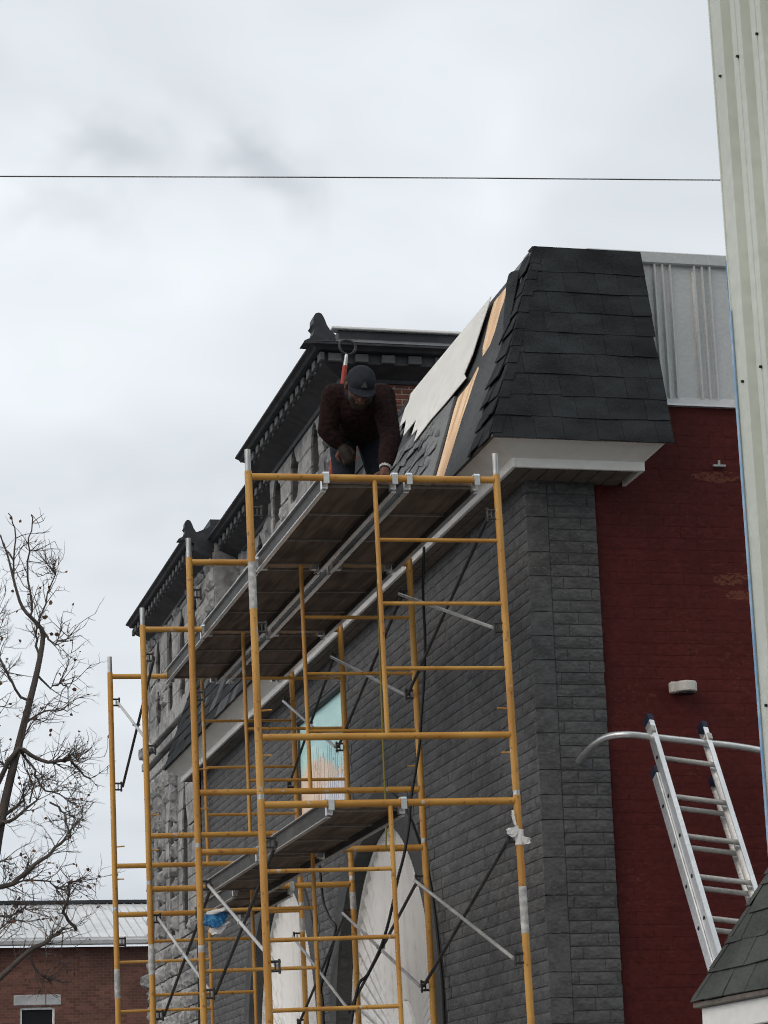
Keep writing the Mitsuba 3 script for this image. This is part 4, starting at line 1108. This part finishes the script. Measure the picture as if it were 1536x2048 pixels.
for s, e, h, w in ((SHA, ELA, HAA, .052), (SHB, ELB, HAB, .050)):
    jk += [bone((CH + (s - CH) * .35, .115), (s, .088)), bone((s, .088), (s + (e - s) * .55, .076), (e, .066)), bone((e, .068), (e + (h - e) * .5, .062)), bone((e + (h - e) * .5, .062), (h + (e - h) * .12, w * .86))]
g = np.random.default_rng(3)
for _ in range(26):                                        # folds of the heavy cloth
    s, e = ((SHA, ELA), (SHB, ELB), (ELA, HAA), (ELB, HAB), (CH, (HPA + HPB) / 2))[_ % 5]
    t = s + (e - s) * g.uniform(.15, .85)
    rr = 0.055 if _ % 5 < 4 else 0.13
    a = g.normal(size=3)
    a /= np.linalg.norm(a)
    b = np.cross(a, e - s)
    b /= np.linalg.norm(b)
    jk.append(bone((t + a * rr, .014), (t + b * rr * .8 + a * rr * .4, .016)))
obj(WK, 'jacket', solid(jk, 0.018, 5), 'm_jacket', smooth=True)
obj(WK, 'collar', solid([bone((NK + A(-.07, .02, .01), .022), (NK + A(-.03, .06, .06), .022)), bone((NK + A(-.03, .06, .06), .022), (NK + A(.05, .06, .06), .022)), bone((NK + A(.05, .06, .06), .022), (NK + A(.085, .02, .01), .022)),
                         bone((NK + A(-.075, .02, .0), .02), (NK + A(-.05, -.02, -.07), .018)), bone((NK + A(.085, .02, .0), .02), (NK + A(.05, -.02, -.07), .018))], 0.015, 4), 'm_cap', smooth=True)
tr_ = []
for h, k, f in ((HPA, KNA, FTA), (HPB, KNB, FTB)):
    tr_ += [bone((h, .104), (k, .072)), bone((k, .071), (f + A(0, 0, .06), .064))]
tr_ += [bone((HPA, .105), (HPB, .105))]
for _ in range(14):
    h, k = ((HPA, KNA), (HPB, KNB), (KNA, FTA), (KNB, FTB))[_ % 4]
    t = h + (k - h) * g.uniform(.3, .9)
    tr_.append(bone((t + A(-.05, -.05, 0), .014), (t + A(.055, -.05, g.uniform(-.05, .05)), .016)))
obj(WK, 'jeans', solid(tr_, 0.02, 5), 'm_jeans', smooth=True)
for f in (FTA, FTB):
    obj(WK, 'boot', solid([bone((f + A(0, .05, -.015), .045), (f + A(0, -.15, -.025), .040)), bone((f + A(0, .03, 0), .05), (f + A(0, .02, .09), .055))], 0.02, 3), 'm_hair', smooth=True)
cap = solid([bone((hp(0, -.022, .046), .095), (hp(0, .015, .040), .089))], 0.02, 2)
cap.vertices += 0
keep = ((cap.vertices - HD) @ fup) > 0.020
cap.update_faces(keep[cap.faces].all(1))
obj(WK, 'cap', cap, 'm_cap', smooth=True)
br = []
for j in range(9):
    for i in range(13):
        a = -1.15 + 2.3 * i / 12
        rr = 0.086 + 0.075 * (j / 8) * (0.55 + 0.45 * math.cos(a))
        br.append(hp(math.sin(a) * 0.092 * (1 + .10 * j / 8), math.cos(a) * rr + .008, 0.040 + 0.012 * math.cos(a) - .010 * (j / 8) - 0.018 * abs(math.sin(a)) ** 2))
br = np.array(br)
bf = [[j * 13 + i, j * 13 + i + 1, (j + 1) * 13 + i + 1, (j + 1) * 13 + i] for j in range(8) for i in range(12)]
obj(WK, 'cap_brim', cat([mesh(br, bf), mesh(br - fup * .005, bf)]), 'm_cap', smooth=True)
obj(WK, 'cap_badge', extrude(Polygon([(-.020, -.014), (.020, -.014), (.006, .018), (-.004, .020)]), .004, hp(0, .1055, .088), fr, fup * .85 - look * .5), 'm_cornice_grey')
obj(WK, 'beard', solid([bone((hp(-.045, .05, -.055), .028), (hp(-.02, .068, -.098), .028)), bone((hp(.045, .05, -.055), .028), (hp(.02, .068, -.098), .028)), bone((hp(-.02, .068, -.098), .028), (hp(.02, .068, -.098), .028))], 0.012, 3), 'm_hair', smooth=True)
obj(WK, 'hair', solid([bone((hp(-.05, -.06, .0), .05), (hp(.05, -.06, .0), .05)), bone((hp(-.05, -.06, -.02), .042), (hp(.05, -.06, -.02), .042))], 0.015, 3), 'm_hair', smooth=True)
obj(WK, 'glove', solid([bone((HAA, .034), (HAA + A(.03, -.02, -.05), .044), (HAA + A(.05, -.03, -.10), .036)), bone((HAA + A(.05, -.04, -.03), .016), (HAA + A(.075, -.05, -.065), .014))], 0.012, 3), 'm_hair', smooth=True)
obj(WK, 'glove_cuff', tube([HAB + (ELB - HAB) * .085, HAB + (ELB - HAB) * .03], [.041, .037], 14), 'm_sticker', smooth=40)

# ------------------------------------------------------------------ shovel behind the worker
SH = thing('shovel', 'shovel with a red shaft and a round grey handle standing behind the worker', 'shovel')
sa, sb = A(3.842, 16.30, 7.020), A(3.650, 16.20, DZ + 0.30)
sd = (sa - sb) / np.linalg.norm(sa - sb)
obj(SH, 'shaft', tube([sb, sa], 0.0175, 12), 'm_red_handle', smooth=40)
obj(SH, 'neck', tube([sa, sa + sd * 0.09], [0.014, 0.012], 10), 'm_zinc', smooth=40)
t0 = sa + sd * 0.155
lat = A(1, 0.0, -0.1)
lat -= sd * (lat @ sd)
lat /= np.linalg.norm(lat)
th = np.linspace(0, 2 * math.pi, 25)
obj(SH, 'grip', tube([t0 + lat * math.sin(a) * 0.058 + sd * math.cos(a) * 0.062 * (1 if math.cos(a) < 0 else 0.72) for a in th], 0.0095, 8, caps=False), 'm_brace_dark', smooth=60)
bl = []
for i in range(7):
    for j in range(7):
        u, v = i / 6 - .5, j / 6
        bl.append(sb - sd * (0.02 + 0.27 * v) + lat * u * 0.22 * (1 - .15 * v) + np.cross(sd, lat) * (0.06 * u * u * 4 * .3))
bf = [[i * 7 + j, i * 7 + j + 1, (i + 1) * 7 + j + 1, (i + 1) * 7 + j] for i in range(6) for j in range(6)]
obj(SH, 'blade', cat([mesh(bl, bf), mesh(np.array(bl) + np.cross(sd, lat) * .003, bf)]), 'm_brace_dark', smooth=True)

# ------------------------------------------------------------------ bare tree
TR = thing('bare_tree', 'nearly bare tree with a few brown leaves, on the left', 'tree')
trunk = [(2.15, 29.2, GZ), (2.20, 29.1, 0.8), (2.276, 29, 1.897), (2.375, 29, 3.536), (2.48, 29, 4.657), (2.561, 29, 5.342), (2.701, 29, 6.035), (2.872, 29, 6.74), (3.016, 29, 7.335), (3.08, 29, 7.755), (2.998, 29, 7.904), (2.839, 29, 8.082), (2.751, 29, 8.352), (2.661, 29, 8.715), (2.572, 29, 8.957)]
obj(TR, 'trunk', tube(smooth_path(trunk, 3), np.interp(np.arange(43), [0, 10, 20, 28, 42], [0.15, 0.072, 0.044, 0.026, 0.008]), 10), 'm_bark', smooth=60)
limbs = [(0.022, [(3.016, 29, 7.335), (3.045, 29, 7.634), (3.075, 29, 7.803), (3.163, 29, 8.028), (3.311, 29, 8.364), (3.37, 29, 8.61)]),
         (0.020, [(2.839, 29, 8.082), (2.957, 29, 7.963), (2.986, 29, 8.175), (2.974, 29, 8.539), (3.015, 29, 8.846), (3.074, 29, 9.124), (3.103, 29, 9.217)]),
         (0.016, [(2.751, 29, 8.352), (2.808, 29, 8.657), (2.849, 29, 9.025), (2.819, 29, 9.209)]),
         (0.035, [(2.561, 29, 5.342), (2.529, 29, 6.035), (2.612, 29, 6.679), (2.597, 29, 7.329), (2.548, 29, 7.866)]),
         (0.024, [(2.701, 29, 6.035), (2.844, 29, 6.328), (2.93, 29, 6.622), (3.104, 29, 6.801), (3.338, 29, 6.832), (3.514, 29, 6.834)]),
         (0.036, [(2.473, 29, 5.803), (2.815, 29, 6.386), (3.047, 29, 6.27), (3.279, 29, 6.224), (3.454, 29, 6.272), (3.57, 29, 6.184), (3.774, 29, 6.038)]),
         (0.020, [(2.815, 29, 6.386), (3.018, 29, 6.153), (3.134, 29, 5.978), (3.394, 29, 5.862), (3.598, 29, 5.774)]),
         (0.036, [(2.418, 29, 5.457), (2.703, 29, 5.629), (2.932, 29, 5.774), (3.018, 29, 5.861)]),
         (0.040, [(2.418, 29, 5.4), (2.646, 29, 5.514), (2.875, 29, 5.6), (3.163, 29, 5.786)]),
         (0.014, [(3.163, 29, 5.786), (3.336, 29, 5.658), (3.406, 29, 5.629), (3.44, 29, 5.455), (3.538, 29, 5.454), (3.684, 29, 5.483)]),
         (0.044, [(2.367, 29, 4.658), (2.593, 29, 4.77), (2.877, 29, 4.893), (3.163, 29, 5.109), (3.393, 29, 5.281), (3.527, 29, 5.356)]),
         (0.020, [(2.42, 29, 5.17), (2.648, 29, 5.112), (2.876, 29, 5.065)]),
         (0.046, [(2.319, 29, 3.481), (2.598, 29, 3.755), (2.935, 29, 4.03), (3.22, 29, 4.168), (3.391, 29, 4.279), (3.46, 29, 4.306)]),
         (0.026, [(3.46, 29, 4.306), (3.392, 29, 4.421), (3.352, 29, 4.518), (3.432, 29, 4.677), (3.467, 29, 4.82), (3.508, 29, 4.82), (3.71, 29, 4.876)]),
         (0.016, [(2.935, 29, 4.03), (3.077, 29, 3.859), (3.219, 29, 3.773), (3.379, 29, 3.77)]),
         (0.014, [(2.7, 29, 4.82), (2.9, 29, 4.90), (3.22, 29, 4.879), (3.335, 29, 4.833), (3.438, 29, 4.717)]),
         (0.018, [(3.075, 29, 7.803), (3.221, 29, 7.637), (3.398, 29, 7.67), (3.516, 29, 7.732)]),
         (0.018, [(2.999, 29, 7.304), (3.221, 29, 7.158), (3.397, 29, 7.19), (3.544, 29, 7.132)]),
         (0.022, [(2.93, 29, 6.977), (2.754, 29, 7.212), (2.666, 29, 7.569), (2.693, 29, 7.989)]),
         (0.020, [(2.729, 29, 6.152), (2.556, 29, 6.385), (2.467, 29, 6.854)]), (0.012, [(2.932, 29, 5.774), (3.047, 29, 5.978), (3.058, 29, 6.153)]),
         (0.018, [(2.48, 29, 4.5), (2.75, 29, 4.45), (2.95, 29, 4.55), (3.1, 29, 4.50)]), (0.016, [(2.40, 29, 4.0), (2.6, 29, 4.25), (2.8, 29, 4.40), (3.0, 29, 4.42)])]
g = np.random.default_rng(21)
twigs, leaves = [], []


def leaf(p, s):
    a = g.normal(size=3)
    a[2] -= 0.6
    a /= np.linalg.norm(a)
    b = np.cross(a, g.normal(size=3))
    b /= np.linalg.norm(b)
    c = np.cross(a, b)
    P = [p, p + a * s * .35 + b * s * .42 + c * s * .15, p + a * s * 1.0, p + a * s * .4 - b * s * .40 + c * s * .12, p + a * s * .75 + b * s * .30 + c * s * .2, p + a * s * .8 - b * s * .28 + c * s * .18]
    leaves.append(trimesh.Trimesh(P, [[0, 1, 3], [1, 4, 2], [1, 2, 3], [3, 2, 5]], process=False))


def grow(p, d, l, r, depth):
    if p[2] + d[2] * l > 9.15:
        return
    pts, n = [p], 4
    for _ in range(n):
        d = d + g.normal(size=3) * 0.17 + A(0, 0, 0.05)
        d /= np.linalg.norm(d)
        pts.append(pts[-1] + d * l / n)
    twigs.append(tube(pts, np.linspace(r, r * 0.40, n + 1), 4, caps=False))
    if depth > 0:
        for _ in range(int(g.integers(2, 4))):
            k = int(g.integers(1, n + 1))
            grow(pts[k], d + g.normal(size=3) * 0.62, l * g.uniform(.40, .70), r * .65, depth - 1)
    elif g.random() < 0.13:
        leaf(pts[-1], g.uniform(.03, .055))


for r, pts in limbs:
    p = smooth_path(pts, 3)
    p[:, 0] += np.linspace(0, -0.16, len(p))
    r *= 0.80 if pts[0][2] > 5.9 else 0.85
    p[:, 1] += np.cumsum(g.normal(size=len(p)) * 0.035)
    p[1:-1] += g.normal(size=(len(p) - 2, 3)) * 0.012
    obj(TR, 'branch', tube(p, np.linspace(r, max(r * 0.32, 0.006), len(p)), 7), 'm_bark', smooth=60)
    seg = np.linalg.norm(np.diff(p, axis=0), axis=1).sum()
    for _ in range(int(seg * 17) + 4):
        k = int(g.integers(max(1, len(p) // 4), len(p)))
        t = p[min(k + 1, len(p) - 1)] - p[k - 1]
        t /= np.linalg.norm(t)
        grow(p[k], t * 0.7 + g.normal(size=3) * 0.6 + A(0, 0, 0.25), g.uniform(.16, .42), min(0.0062, r * .5), 2 if g.random() < .5 else 1)
    for _ in range(3):
        if g.random() < .6:
            leaf(p[int(g.integers(len(p) // 2, len(p)))] + g.normal(size=3) * .05, g.uniform(.04, .07))
obj(TR, 'twigs', twigs, 'm_bark', kind='stuff')
obj(TR, 'leaves', leaves, 'm_leaf', kind='stuff')
